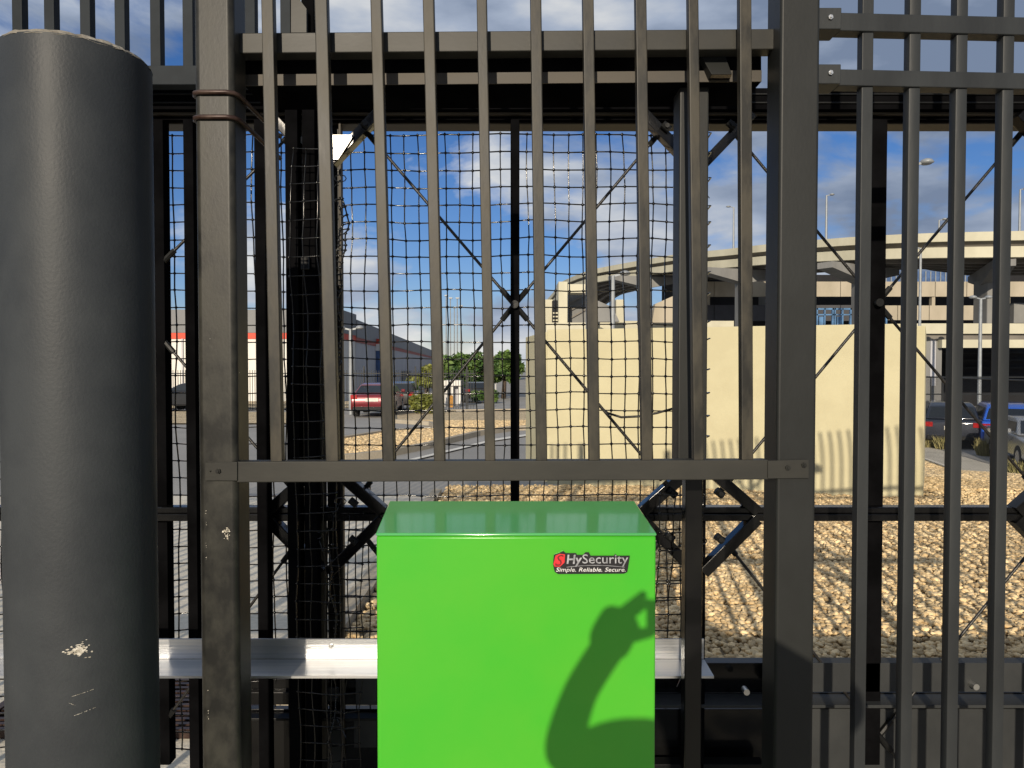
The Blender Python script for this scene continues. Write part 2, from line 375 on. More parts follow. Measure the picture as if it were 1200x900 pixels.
# concrete apron in front of / under the gate and away to the left
strip('concrete_apron', lambda y: -14.0, lambda y: -0.95, -4.0, 9.6, M_APRON, 0.004, 24, 8)
strip('operator_pad', lambda y: -0.95, lambda y: 8.0, -4.0, 3.2, M_APRON, 0.004, 6, 4)
# gravel bed right of the apron
def gx0(y): return -0.95 if y < 9.8 else 1.0
strip('gravel_bed', lambda y: -0.95, lambda y: 14.0, 3.2, 9.9, M_GRAVN, 0.0, 20, 24)
PE = lambda y: 12 + (y - 17) * .214
strip('gravel_slope', lambda y: 1.2 + (y - 9.9) * 0.25, lambda y: PE(y), 9.9, 34, M_GRAV, 0.012, 40, 30)
mb = MB()   # kerb between apron and gravel
for j in range(8):
    y0 = 3.2 + j * 0.82; y1 = y0 + 0.81
    mb.box(-1.07, -0.95, y0, y1, gz(-1, y0) - 0.05, gz(-1, y0) + 0.05)
k = mb.build('kerb', M_CURB); tag(k, kind='structure')
# pavement in front of the car park
strip('pavement', lambda y: PE(y) + .02, lambda y: 14.7 + (y - 22) * .2, 10, 60, M_APRON, 0.01, 40, 5)
strip('parking_lot', lambda y: 14.75 + (y - 22) * .2, lambda y: 60.0, 10, 60.0, M_ASPH, 0.006, 30, 20)
# traffic island with gravel
isl = [(380, 541), (402, 540), (450, 535), (500, 525), (560, 510), (600, 504), (660, 502), (660, 481), (515, 483), (461, 486), (461, 495), (505, 498), (512, 503), (450, 509), (402, 517), (380, 520)]
W_ = [G(*p) for p in isl]
patch('gravel_island', W_, M_GRAV, 0.05, 2)
mb = MB()
for i in range(len(W_) - 1):
    a, b = W_[i], W_[i + 1]
    n = max(1, int((b - a).length / 1.5))
    for q in range(n):
        p, r = a.lerp(b, q / n), a.lerp(b, (q + 1) / n)
        mb.bar(p + Vector((0, 0, 0.02)), r + Vector((0, 0, 0.02)), 0.2, 0.16, side=(0, 0, 1))
o = mb.build('island_kerb', M_CURB); tag(o, kind='structure')
patch('gravel_strip', [G(*p) for p in [(60, 497), (400, 497), (400, 484), (60, 482)]], M_GRAV, 0.03, 2)
patch('tan_verge', [G(*p) for p in [(60, 479.5), (470, 478), (470, 471), (60, 470)]], M_GRAV, 0.03, 2)
ln = [(440, 552), (480, 541), (530, 529), (580, 517), (620, 511)]
a_ = [G(x, y) for x, y in ln]; b_ = [G(x, y - 2.2) for x, y in ln]
patch('lane_line', a_ + b_[::-1], M_ROADL, 0.012, 1)

# pebbles: real geometry near the gate
def pebbles(name, count, region, rmin, rmax, subd):
    bm = bmesh.new(); bmesh.ops.create_icosphere(bm, subdivisions=subd, radius=1)
    bv = np.array([v.co[:] for v in bm.verts]); bf = np.array([[v.index for v in f.verts] for f in bm.faces]); bm.free()
    pos = region(count); n = len(pos)
    sz = rng.uniform(rmin, rmax, (n, 1)) * np.stack([rng.uniform(.8, 1.35, n), rng.uniform(.7, 1.1, n), rng.uniform(.45, .75, n)], 1)
    V = bv[None] * sz[:, None, :] * rng.uniform(.72, 1.2, (n, len(bv), 1))
    ang = rng.uniform(0, 6.283, n); til = rng.uniform(-.5, .5, n)
    ct, st = np.cos(til)[:, None], np.sin(til)[:, None]
    y = V[..., 1] * ct - V[..., 2] * st; z = V[..., 1] * st + V[..., 2] * ct
    c, s = np.cos(ang)[:, None], np.sin(ang)[:, None]
    x2 = V[..., 0] * c - y * s; y2 = V[..., 0] * s + y * c
    V = np.stack([x2, y2, z], -1) + pos[:, None, :]
    Fa = bf[None] + (np.arange(n) * len(bv))[:, None, None]
    me = bpy.data.meshes.new(name); V = V.reshape(-1, 3); Fa = Fa.reshape(-1, 3)
    me.vertices.add(len(V)); me.vertices.foreach_set('co', V.ravel())
    me.loops.add(Fa.size); me.loops.foreach_set('vertex_index', Fa.ravel().astype(np.int32))
    me.polygons.add(len(Fa)); me.polygons.foreach_set('loop_start', np.arange(0, Fa.size, 3, dtype=np.int32))
    me.update(calc_edges=True); me.materials.append(M_STONE)
    me.polygons.foreach_set('use_smooth', np.ones(len(Fa), bool))
    o = bpy.data.objects.new(name, me); COL.objects.link(o); return o
def reg(y0, y1, xa, xb):
    def f(n):
        y = y0 + (y1 - y0) * rng.random(n * 3) ** 1.0
        x = xa(y) + (xb(y) - xa(y)) * rng.random(n * 3)
        z = np.array([gz(a, b) for a, b in zip(x, y)]) + rng.uniform(-0.004, 0.022, n * 3)
        k = (x > xa(y)) & (x < xb(y)); p = np.stack([x, y, z], 1)[k][:n]
        return p
    return f
o = pebbles('near_pebbles', 13500, reg(3.25, 4.9, lambda y: y * 0 - 0.93, lambda y: y * 0.72 + 0.2), 0.013, 0.024, 2)
tag(o, 'loose tan and white pebbles lying closest behind the gate', 'pebbles', kind='stuff')
o = pebbles('far_pebbles', 42000, reg(4.9, 10.5, lambda y: y * 0 - 0.93, lambda y: y * 0.72 + 0.2), 0.016, 0.029, 1)
tag(o, 'tan pebble bed stretching back to the cream wall', 'pebbles', kind='stuff')

isl2 = [(p.x, p.y) for p in W_]
def inpoly(x, y, P_):
    c = np.zeros(len(x), bool); j = len(P_) - 1
    for i in range(len(P_)):
        xi, yi = P_[i]; xj, yj = P_[j]
        c ^= ((yi > y) != (yj > y)) & (x < (xj - xi) * (y - yi) / (yj - yi + 1e-9) + xi); j = i
    return c
def reg_isl(n):
    x = rng.uniform(-8, 2.2, n * 6); y = rng.uniform(11, 27, n * 6); k = inpoly(x, y, isl2); x, y = x[k][:n], y[k][:n]
    return np.stack([x, y, np.array([gz(a, b) for a, b in zip(x, y)]) + .055], 1)
def reg_slope(n):
    y = rng.uniform(10, 26, n * 6); x = rng.uniform(5, 14.5, n * 6); k = (x > y * .545) & (x < 12 + (y - 17) * .214) & (x < y * .74); x, y = x[k][:n], y[k][:n]
    return np.stack([x, y, np.array([gz(a, b) for a, b in zip(x, y)]) + .02], 1)
tag(pebbles('island_pebbles', 14000, reg_isl, .03, .055, 1), 'tan stones covering the traffic island', 'pebbles', kind='stuff')
tag(pebbles('slope_pebbles', 14000, reg_slope, .025, .045, 1), 'tan stones on the slope right of the cream wall', 'pebbles', kind='stuff')

# rusted trench grating in the apron
t = thing('trench_grating', 'rusty red slatted grating in the ground left of the gate post', 'grating', (-1.45, 3.3, 0.03))
for i in range(22):
    y = 2.92 + i * 0.042
    MB().box(-2.2, -1.1, y, y + 0.020, 0.006, 0.045).build('slat', M_RUST, t)
mb = MB().box(-2.24, -2.203, 2.86, 3.88, 0.006, 0.05); mb.box(-1.097, -1.075, 2.86, 3.88, 0.006, 0.05); mb.build('grating_frame', M_RUST, t)

# ------------------------------------------------------------------ bollard
bc = Vector((X(95, 1.44), 1.44, 0)); R_ = 0.1335
zt = 2.132
t = thing('bollard', 'fat dark grey steel bollard with rough concrete cap at the left edge', 'bollard', tuple(bc))
n = 72; mb = MB()
prof = [(R_ + .0005, 0.0), (R_, 0.3), (R_, 1.0), (R_, 1.6), (R_, zt - 0.014), (R_ - 0.009, zt - .010)]
mb.v = [Vector((bc.x + r * math.cos(2 * PI * k / n), bc.y + r * math.sin(2 * PI * k / n), z)) for r, z in prof for k in range(n)]
mb.f = [(i * n + k, i * n + (k + 1) % n, (i + 1) * n + (k + 1) % n, (i + 1) * n + k) for i in range(len(prof) - 1) for k in range(n)]
mb.build('pipe', M_BOLL, t, smooth=50)
mb = MB(); vs = []; nr = 7
for i in range(nr + 1):
    r = (R_ + .0004) * math.cos(i / nr * PI / 2) ** .8; zz = zt - 0.0165 + 0.026 * math.sin(i / nr * PI / 2)
    for k in range(n):
        jz = mnoise.noise(Vector((r * 60 * math.cos(2 * PI * k / n), r * 60 * math.sin(2 * PI * k / n), 3))) * 0.004
        rr = r + (mnoise.noise(Vector((k * .7, i, 9))) * 0.003 if i < 3 else 0)
        vs.append(Vector((bc.x + rr * math.cos(2 * PI * k / n), bc.y + rr * math.sin(2 * PI * k / n), zz + jz)))
mb.v = vs
mb.f = [(i * n + k, i * n + (k + 1) % n, (i + 1) * n + (k + 1) % n, (i + 1) * n + k) for i in range(nr) for k in range(n)]
mb.build('concrete_cap', M_CONC, t, smooth='all')
# scraped paint chip
def chips(name, c, spread, cnt, size, parent, m, surf):
    mb = MB()
    for _ in range(cnt):
        u = random.gauss(0, spread[0]); v = random.gauss(0, spread[1]); s = size * random.uniform(.3, 1.2)
        pts = []
        q = random.randint(5, 7); st = random.uniform(.3, 1)
        a0 = random.uniform(0, 6)
        for k in range(q):
            a = a0 + 2 * PI * k / q; pts.append(surf(c[0] + u + s * math.cos(a) * random.uniform(.6, 1.1), c[1] + v + s * st * math.sin(a) * random.uniform(.6, 1.1)))
        mb.add(pts, [tuple(range(q))])
    return mb.build(name, m, parent)
M_CHIP = mat('bare_chipped_metal', (0.30, 0.27, 0.21), 0.6, col2=(0.62, 0.58, 0.50), scale=120)
def bsurf(a, z):
    ang = -PI / 2 + a / R_
    return Vector((bc.x + (R_ + .0006) * math.cos(ang), bc.y + (R_ + .0006) * math.sin(ang), z))
cz = Z(765, 1.31)
chips('paint_chip', (0.062, cz), (0.008, 0.006), 90, 0.0032, t, M_CHIP, bsurf)
mb = MB()
for (x0, z0, x1, z1) in ((.045, Z(842, 1.31), .088, Z(836, 1.31)), (.045, Z(825, 1.31), .055, Z(829, 1.31)), (.05, Z(818, 1.31), .085, Z(814, 1.31))):
    for q in range(16):
        if random.random() < .3: continue
        a, b = q / 16, (q + .8) / 16; w = random.uniform(.0003, .0009)
        za, zb = z0 + (z1 - z0) * a, z0 + (z1 - z0) * b
        mb.quad(bsurf(x0 + (x1 - x0) * a, za), bsurf(x0 + (x1 - x0) * b, zb), bsurf(x0 + (x1 - x0) * b, zb + w), bsurf(x0 + (x1 - x0) * a, za + w))
mb.build('scratch', M_CHIP, t)

# ------------------------------------------------------------------ cabinet
fx0, fx1 = X(440, 1.30), X(770, 1.30)
bx0, bx1 = X(456, 1.49), X(744, 1.49)
zf, zb_ = Z(625, 1.30), Z(587, 1.49)
cx = (fx0 + fx1) / 2
t = thing('gate_operator', 'bright green steel gate operator cabinet with a sloped lid', 'cabinet', (cx, 1.4, 0))
mb = MB()
yb = 1.49
mb.hexa([(fx0, 1.302, 0.06), (fx1, 1.302, 0.06), (bx1, yb, 0.06), (bx0, yb, 0.06)],
        [(fx0, 1.302, zf - 0.006), (fx1, 1.302, zf - 0.006), (bx1, yb, zb_ - 0.006), (bx0, yb, zb_ - 0.006)])
mb.build('housing', M_GREEN, t, smooth=30, bevel=0.0035)
mb = MB()
mb.hexa([(fx0 - .001, 1.300, zf - 0.0055), (fx1 + .001, 1.300, zf - 0.0055), (bx1 + .001, yb + .001, zb_ - 0.0055), (bx0 - .001, yb + .001, zb_ - 0.0055)],
        [(fx0 - .001, 1.300, zf), (fx1 + .001, 1.300, zf), (bx1 + .001, yb + .001, zb_), (bx0 - .001, yb + .001, zb_)])
mb.build('lid', mat('green_lid_coat', (0.0633, 0.3450, 0.0862), 0.17, col2=(0.0690, 0.3680, 0.0949), spec=0.9, rvar=0.02, coat=0.5), t, smooth=30, bevel=0.0025)
MB().box(fx0 + .03, fx1 - .03, 1.32, 1.47, 0.004, 0.058).build('base_plate', M_GALV, t)
# badge
def text_mesh(s, h, font_scale=1.0, extrude=0.0006, shear=0.0, bold=0.0):
    cu = bpy.data.curves.new('txt', 'FONT'); cu.body = s; cu.size = 1; cu.extrude = 0; cu.shear = shear; cu.offset = bold; cu.resolution_u = 3
    ob = bpy.data.objects.new('txt', cu); COL.objects.link(ob)
    bpy.context.view_layer.update()
    me = bpy.data.meshes.new_from_object(ob.evaluated_get(bpy.context.evaluated_depsgraph_get()))
    bpy.data.objects.remove(ob); return me
def place_text(s, px0, px1, pyt, pyb, D, m, parent, name, shear=0, bold=0.0, thick=0.0012):
    me = text_mesh(s, 1, shear=shear, bold=bold)
    co = np.array([v.co[:] for v in me.vertices]); mn, mxx = co.min(0), co.max(0)
    a, b = P(px0, pyb, D), P(px1, pyt, D)
    mb = MB()
    vs = [Vector((a.x + (c[0] - mn[0]) / (mxx[0] - mn[0]) * (b.x - a.x), D, a.z + (c[1] - mn[1]) / (mxx[1] - mn[1]) * (b.z - a.z))) for c in co]
    fs = [tuple(p.vertices) for p in me.polygons]
    bm = bmesh.new(); bv = [bm.verts.new(v) for v in vs]
    for f in fs:
        try: bm.faces.new([bv[i] for i in f])
        except Exception: pass
    r = bmesh.ops.extrude_face_region(bm, geom=bm.faces[:])
    bmesh.ops.translate(bm, verts=[g for g in r['geom'] if isinstance(g, bmesh.types.BMVert)], vec=(0, -thick, 0))
    bmesh.ops.recalc_face_normals(bm, faces=bm.faces)
    base = Vector((0, 0, 0)); q = parent
    while q is not None: base += q.location; q = q.parent
    bmesh.ops.translate(bm, verts=bm.verts, vec=-base)
    m2 = bpy.data.meshes.new(name); bm.to_mesh(m2); bm.free(); m2.materials.append(m)
    o = bpy.data.objects.new(name, m2); COL.objects.link(o); o.parent = parent; return o
D0 = 1.2985
M_BADGE = mat('badge_black', (0.012, 0.012, 0.014), 0.35, var=0.1)
M_SILV = mat('badge_silver', (0.36, 0.37, 0.39), 0.35, metal=0.3, var=0.25, scale=90)
M_BRED = mat('badge_red', (0.62, 0.025, 0.03), 0.35, var=0.2, scale=80)
mb = MB()
out_ = [(649, 666), (648, 661), (649, 650), (655, 648), (660, 645.5), (663, 648), (675, 648), (676, 650), (683, 650), (686, 647), (690, 647), (692, 651), (719, 651), (721, 649), (723, 651), (738, 651), (736, 664), (735, 670), (731, 672), (654, 672.5), (650, 670)]
mb.poly([P(x, y, 1.3005) for x, y in out_], (0, -0.0018, 0))
bd = mb.build('badge', M_BADGE, t)
mb = MB()
sw = [(650, 655), (653, 650), (658, 650), (661, 648), (660, 652), (655, 653), (654, 655), (660, 656), (661, 659), (657, 663), (651, 664.5), (648, 661), (654, 661), (656, 659.5), (651, 658)]
mb.poly([P(x, y, D0) for x, y in [(648.5, 661), (651, 651), (656, 649), (662, 649.5), (661.5, 659), (656, 664), (650, 664)]], (0, -0.0010, 0))
mb.build('emblem', M_BRED, bd)
place_text('S', 650.5, 660.5, 650, 663, D0 - .0011, mat('badge_dark_red', (0.16, 0.006, 0.01), 0.4), bd, 'emblem_letter', shear=0.3, bold=0.0)
place_text('Hy', 664, 682, 650, 664, D0, M_SILV, bd, 'lettering', shear=0.1, bold=0.02)
place_text('Security', 682.5, 736, 649.5, 663.5, D0, M_SILV, bd, 'lettering')
place_text('Simple. Reliable. Secure.', 651.5, 733, 665, 671.2, D0, mat('badge_white', (0.7, 0.7, 0.68), 0.4), bd, 'lettering', shear=0.25)
# swoosh line on the badge
mb = MB()
for i in range(10):
    x0, x1 = 664 + i * 6.8, 664 + (i + 1) * 6.8
    f = lambda x: 662.9 - 2.2 * math.sin((x - 664) / 68 * PI) + 2.3 * (x > 700) * 0
    mb.quad(P(x0, f(x0) + 2.0, D0 - .0003), P(x1, f(x1) + 2.0, D0 - .0003), P(x1, f(x1) + 1.5, D0 - .0003), P(x0, f(x0) + 1.5, D0 - .0003))
mb.build('swoosh', M_SILV, bd)

# ------------------------------------------------------------------ left post and right post
D1 = 1.58
t = thing('gate_post', 'tall dusty grey square post with two wire loops beside the bollard', 'post', (X(254, D1), D1 + .04, 0))
xl, xr = X(231, D1), X(277, D1)
xw = xr - xl
mb = MB(); mb.bar(((xl + xr) / 2, D1 + xw / 2, 0), ((xl + xr) / 2 - 0.002, D1 + xw / 2, 3.28), xw, xw, 0.014, 5)
mb.build('square_tube', M_POST, t, smooth=50)
MB().box(xl - .05, xr + .05, D1 - .05, D1 + xw + .05, 0.005, 0.018).build('base_plate', M_POST, t)
def psurf(x, z): return Vector(((xl + xr) / 2 + x, D1 - 0.0006, z))
chips('paint_chip', (0.018, Z(625, D1)), (0.003, 0.006), 26, 0.0030, t, M_CHIP, psurf)
for zz in [600, 612, 640, 655, 808, 835, 842]: chips('paint_chip', (-0.026, Z(zz, D1)), (0.0006, 0.004), 3, 0.0013, t, M_CHIP, psurf)
for i, zc in enumerate((109, 138)):
    z = Z(zc, D1); g = thing if False else None
    mb = MB(); r = 0.0052; hw = xw / 2 + r; cxp = (xl + xr) / 2; cyp = D1 + xw / 2
    pts = []
    for (sx, sy, a0) in ((1, -1, -PI / 2), (-1, -1, -PI)):
        pass
    path = [(cxp + hw + .03, cyp + .16), (cxp + hw, cyp + 0.05), (cxp + hw, cyp - hw + .02), (cxp + hw - .006, cyp - hw + .006), (cxp + hw - .02, cyp - hw), (cxp - hw + .02, cyp - hw), (cxp - hw + .006, cyp - hw + .006), (cxp - hw, cyp - hw + .02), (cxp - hw, cyp + 0.05)]
    pts = [Vector((x, y, z - (0.03 if j == 0 else 0) + 0.004 * (j == len(path) - 1))) for j, (x, y) in enumerate(path)]
    mb.tube(pts, r, 8); mb.build('wire_loop', M_RUST, t, smooth='all')

xl2, xr2 = X(911, D1), X(957, D1)
xw2 = xr2 - xl2
t = thing('gate_post', 'wide charcoal square post right of the green cabinet', 'post', ((xl2 + xr2) / 2, D1 + .04, 0))
mb = MB(); mb.bar(((xl2 + xr2) / 2, D1 + xw2 / 2, 0), ((xl2 + xr2) / 2 + 0.001, D1 + xw2 / 2, 3.1), xw2, xw2, 0.007, 4)
mb.build('square_tube', M_POST2, t, smooth=50)
MB().box(xl2 - .05, xr2 + .05, D1 - .05, D1 + xw2 + .05, 0.005, 0.018).build('base_plate', M_POST2, t)

# ------------------------------------------------------------------ front picket panel
t = thing('guard_fence', 'short grey picket guard panel bolted between the two posts above the green cabinet', 'guard panel', (0, 1.6, 0.9))
DP = 1.585
cols = [(305, 320, 316, 331), (369, 382, 381, 397), (433.5, 447, 448, 462), (495.5, 508, 508, 522), (558, 571, 568, 581), (622, 634, 628, 642), (683, 696, 690, 704), (744, 759, 752, 766), (806, 820, 813, 826), (866.5, 882, 869, 884)]
ztop = 2.78
for (a0, a1, b0, b1) in cols:
    bot = P((b0 + b1) / 2, 541, DP); top = P((a0 + a1) / 2, 0, DP)
    k = (ztop - bot.z) / (top.z - bot.z); tp = bot + (top - bot) * k; bt = bot + Vector((0, 0, -0.010))
    bt.y += .013; tp.y += .013
    MB().bar(bt, tp, (b1 - b0 - 1) / F * DP, 0.024, 0.003, 2).build('picket', M_PICK, t, smooth=40)
DR = 1.578
a, b = P(277, 566, DR), P(901, 539.5, DR)
def skewbar(x0, y0t, y0b, x1, y1t, y1b, D, depth, m, name, par, bev=0.002):
    mb = MB()
    p = [P(x0, y0b, D), P(x1, y1b, D), P(x1, y1t, D), P(x0, y0t, D)]
    mb.poly(p, (0, depth, 0)); return mb.build(name, m, par, bevel=bev)
skewbar(277, 541, 565.5, 901, 539, 562, DR, 0.032, M_RAIL, 'bottom_rail', t)
tb = skewbar(240, 542, 563.5, 278, 541.5, 563.5, DR - .004, 0.005, M_RAIL, 'mounting_tab', t, 0.001)
mb = MB(); bolt(mb, P(256, 552, DR - .004), 0.006, .004); mb.build('bolt', M_POST, tb)
mb = MB(); bolt(mb, P(246.5, 552, DR - .004), 0.0025, .001); mb.build('bolt', M_POST, tb)
tb = skewbar(900, 540, 561, 948, 538.5, 560.5, DR - .004, 0.005, M_RAIL, 'mounting_tab', t, 0.001)
for px in (923, 942):
    mb = MB(); bolt(mb, P(px, 548 if px == 923 else 545, DR - .004), 0.006, .004); mb.build('bolt', M_POST, tb)
skewbar(273, 38.5, 62.5, 908, 33.5, 57.5, 1.624, 0.04, M_RAIL, 'top_rail', t)
# little bracket at the top left of the right post
t = thing('header_box', 'black track header box behind the top rail of the picket panel', 'header box', (0, 1.7, 2.1))
p = [P(287, 101, 1.69), P(892, 96, 1.69), P(892, 50, 1.69), P(287, 50, 1.69)]
mb = MB(); mb.poly([p[0] + Vector((0, 0, .022)), p[1] + Vector((0, 0, .022)), p[2], p[3]], (0, 0.15, 0)); mb.build('box_beam', M_MATTE, t)
mb = MB(); mb.poly([p[0] + Vector((0, -.003, 0)), p[1] + Vector((0, -.003, 0)), p[1] + Vector((0, -.003, .0255)), p[0] + Vector((0, -.003, .0255))], (0, 0.004, 0)); mb.build('front_lip', M_TAN, t)
mb = MB(); mb.poly([p[0], p[1], p[1] + Vector((0, 0, .018)), p[0] + Vector((0, 0, .018))], (0, 0.155, 0)); mb.build('bottom_plate', M_MATTE, t)

# guide post & sensor box
t = thing('guide_post', 'grey square guide post standing just behind the second picket from the right', 'post', (X(811, 1.72), 1.75, 0))
xa, xb = X(795, 1.72), X(829, 1.72)
mb = MB().bar(((xa + xb) / 2, 1.755, Z(561, 1.72)), ((xa + xb) / 2, 1.755, Z(66, 1.72)), xb - xa, 0.07, 0.004, 2); mb.build('square_tube', M_POST2, t, smooth=40)
xm = X(817, 1.72)
mb = MB().bar((xm, 1.76, 0.01), (xm, 1.76, Z(562, 1.72)), 0.042, 0.042, 0.004, 2); mb.build('lower_leg', M_BLACK, t, smooth=40)
for k in range(14):
    mb = MB(); z = Z(150 + k * 28 + random.uniform(-5, 5), 1.7); mb.tube([(xb + .001, 1.722, z), (xb + .008, 1.73, z + .002), (xb + .009, 1.76, z)], 0.0018, 5)
    mb.build('cable_tie', M_NET, t)
t = thing('sensor_box', 'small angled dark metal box under the top rail near the right post', 'sensor box', tuple(P(842, 80, 1.66)))
q = [P(822, 66, 1.668), P(850, 66, 1.668), P(858, 87, 1.655), P(834, 87, 1.655)]
mb = MB(); mb.poly(q, (0, 0.06, 0.0)); mb.build('cover', M_POST2, t, bevel=0.001)
q = [P(822, 67, 1.672), P(834, 88, 1.66), P(832, 96, 1.66), P(820, 72, 1.672)]
mb = MB(); mb.poly([P(834, 87.5, 1.657), P(857.5, 87.5, 1.657), P(854, 96, 1.70), P(835, 96, 1.70)], (0, 0.03, 0.0)); mb.build('underside', M_BLACK, t)
# ------------------------------------------------------------------ aluminium rail
t = thing('aluminium_angle', 'bright aluminium angle rail running behind the green cabinet', 'rail', (0, 1.83, 0.8))
ya = 1.90
z0, z1 = Z(749, ya), Z(772, ya)
x0, x1 = -2.6, X(827, ya)
mb = MB(); mb.box(x0, x1, ya, ya + 0.006, z1, z0)
for k in range(3): mb.box(x0, x1, ya - .0012, ya, z1 + .01 + k * .011, z1 + .0125 + k * .011)
mb.build('upright_leg', M_ALU, t)
yf = 1.82; zfb = Z(795, yf)
mb = MB(); mb.hexa([(x0, yf, zfb), (X(839, yf), yf, zfb), (x1, ya - .002, z1 - .006), (x0, ya - .002, z1 - .006)],
                   [(x0, yf, zfb + .006), (X(839, yf), yf, zfb + .006), (x1, ya - .002, z1 - .0005), (x0, ya - .002, z1 - .0005)])
mb.build('lower_flange', M_ALU, t)
for px, py in ((388, 757), (818, 749.5 + 8), (806, 764)):
    mb = MB(); bolt(mb, P(px, py, ya), 0.006, .005); mb.build('bolt', M_BOLT, t)
MB().box(x0, X(770, 2.0), ya + .03, ya + .07, z1 - .03, z1 + .01).build('carrier_bar', M_BLACK, t)

# ------------------------------------------------------------------ right hand picket fence (rails slightly receding)
t = thing('picket_fence', 'charcoal picket fence with double rails right of the wide post', 'fence', (1.0, 1.78, 0))
def fy(px): return 1.775 + (px - 985) / F * 1.78 * 0.06
sp = 55.6
def fx(i): return X(1009 + 0.0, 1.78) + i * 0.1170
yrow = lambda x: 1.775 + (x - X(985, 1.78)) * 0.05
def ftop(x, y0):
    # bent tops leaning away
    pts = []
    pts.append(Vector((x, y0, 2.62)))
    for k in range(1, 8):
        a = k / 7 * math.radians(55)
        pts.append(Vector((x, y0 + 0.55 * (1 - math.cos(a)), 2.62 + 0.55 * math.sin(a))))
    return pts
pm = None
for i in range(30):
    x = fx(i); y = yrow(x)
    if pm is None:
        mb = MB(); mb.bar((0, 0, 0.08 ), (0, 0, 2.62), 0.028, 0.028, 0.003, 2)
        prev = None
        tp = ftop(0, 0)
        for q in range(len(tp) - 1): mb.bar(tp[q], tp[q + 1], 0.028, 0.028, 0.003, 2)
        me_o = mb.build('picket', M_FENCE, smooth=40); pm = me_o.data
        me_o.parent = t; me_o.location = Vector((x, y, 0)) - t.location
    else:
        o = bpy.data.objects.new('picket', pm); COL.objects.link(o); o.parent = t; o.location = Vector((x, y, 0)) - t.location
for (ya_, yb_) in ((16, 37), (82, 101)):
    xs0 = X(984, yrow(0)); xe = fx(29) + .05
    y0, y1 = yrow(xs0) - .020, yrow(xe) - .020
    zc0, zc1 = Z(ya_, 1.76), Z(yb_, 1.76)
    mb = MB(); mb.hexa([(xs0, y0, zc1), (xe, y1, zc1), (xe, y1 + .04, zc1), (xs0, y0 + .04, zc1)], [(xs0, y0, zc0), (xe, y1, zc0), (xe, y1 + .04, zc0), (xs0, y0 + .04, zc0)])
    mb.build('rail', M_FENCE, t, bevel=0.002)
    xb0 = xr2 + .002
    b = MB().box(xb0, X(983, 1.73), 1.735, 1.80, Z(yb_ - 2, 1.74), Z(ya_ - 6, 1.74)).build('bracket', M_FENCE, t, bevel=0.002)
    mb = MB(); bolt(mb, P(973, (ya_ + yb_) / 2 - 6, 1.734), 0.006, .004); mb.build('bolt', M_BOLT, b)
MB().box(X(984, 1.76), fx(29) + .05, 1.76, 1.80, 0.1, 0.14).build('rail', M_FENCE, t)

t = thing('picket_fence', 'charcoal picket fence running off to the left of the bollard', 'fence', (-1.6, 1.78, 0))
for i in range(34):
    o = bpy.data.objects.new('picket', pm); COL.objects.link(o); o.parent = t; o.location = Vector((-1.46 - i * 0.117, 1.80, 0)) - t.location
for (ya_, yb_) in ((16, 37), (82, 101)):
    MB().box(-5.5, -1.40, 1.78, 1.82, Z(yb_, 1.76), Z(ya_, 1.76)).build('rail', M_FENCE, t, bevel=0.002)
MB().box(-5.5, -1.40, 1.78, 1.82, 0.1, 0.14).build('rail', M_FENCE, t)
# ------------------------------------------------------------------ left rear fence crest (beyond bollard)
DG = 2.5
t = thing('rear_fence', 'dark picket fence section seen over the bollard behind the gate line', 'fence', (-1.3, DG, 0))
for i, px in enumerate([-60, -20, 20, 57, 98.5, 138.5, 179.5, 217, 258, 289, 330]):
    mb = MB().bar((X(px + 8, 2.42), 2.43, Z(99, 2.42)), (X(px + 8, 2.42), 2.43, 3.05), 0.034, 0.034, 0.003, 2); mb.build('picket', mat('blue_grey_paint', (0.017, 0.021, 0.025), 0.6, col2=(0.026, 0.031, 0.036), scale=6, spec=0.1), t, smooth=40)
mb = MB(); fbox(mb, -120, 76.5, 300, 99, 2.395, 0.05); mb.build('rail', MATS['blue_grey_paint'], t, bevel=0.002)

# ------------------------------------------------------------------ sliding gate
g = thing('slide_gate', 'black cantilever slide gate frame with knee braces and crossed cables', 'gate', (0.5, DG, 0.1))
XL, XR = X(-150, DG), X(1560, DG)
def gbox(name, z0py, z1py, D, depth, m, xa=None, xb=None, bev=0.0015, dz=0):
    a = XL if xa is None else X(xa, D); b = XR if xb is None else X(xb, D)
    return MB().box(a, b, D, D + depth, Z(z1py, D) + dz, Z(z0py, D)).build(name, m, g, bevel=bev)
gbox('top_beam', 103, 128, 2.50, 0.16, M_MATTE)
gbox('beam_lip', 128.3, 134, 2.53, 0.04, M_TAN)
gbox('beam_rib', 134.2, 140.5, 2.55, 0.10, M_MATTE)
gbox('beam_lip', 141, 145.5, 2.58, 0.08, M_TAN)
gbox('beam_rib', 109, 111, 2.494, 0.006, M_DARK)
gbox('beam_rib', 119, 121, 2.494, 0.006, M_DARK)
gbox('mid_rail', 594.5, 602, 2.48, 0.05, M_BLACK, bev=0.004)
gbox('mid_rail', 602.3, 611, 2.475, 0.05, M_BLACK, bev=0.004)
VN = [(-56, 22), (819, 19), (1256, 21)]
def vert(px, w, D=DG, y0=140, y1=None, m=M_MATTE, name='vertical', dd=0.05):
    zt_ = Z(y0, D); zb = 0.12 if y1 is None else Z(y1, D)
    return MB().bar((X(px, D), D + dd / 2, zb), (X(px, D), D + dd / 2, zt_), w / F * D, dd, 0.004, 2).build(name, m, g, smooth=40)
for px, w in VN: vert(px, w)
vert(603.5, 10.5, DG + .02); vert(1027, 20, DG + .02); vert(188, 12, DG + .02); vert(223, 12, 2.45); vert(306, 13, 2.4)
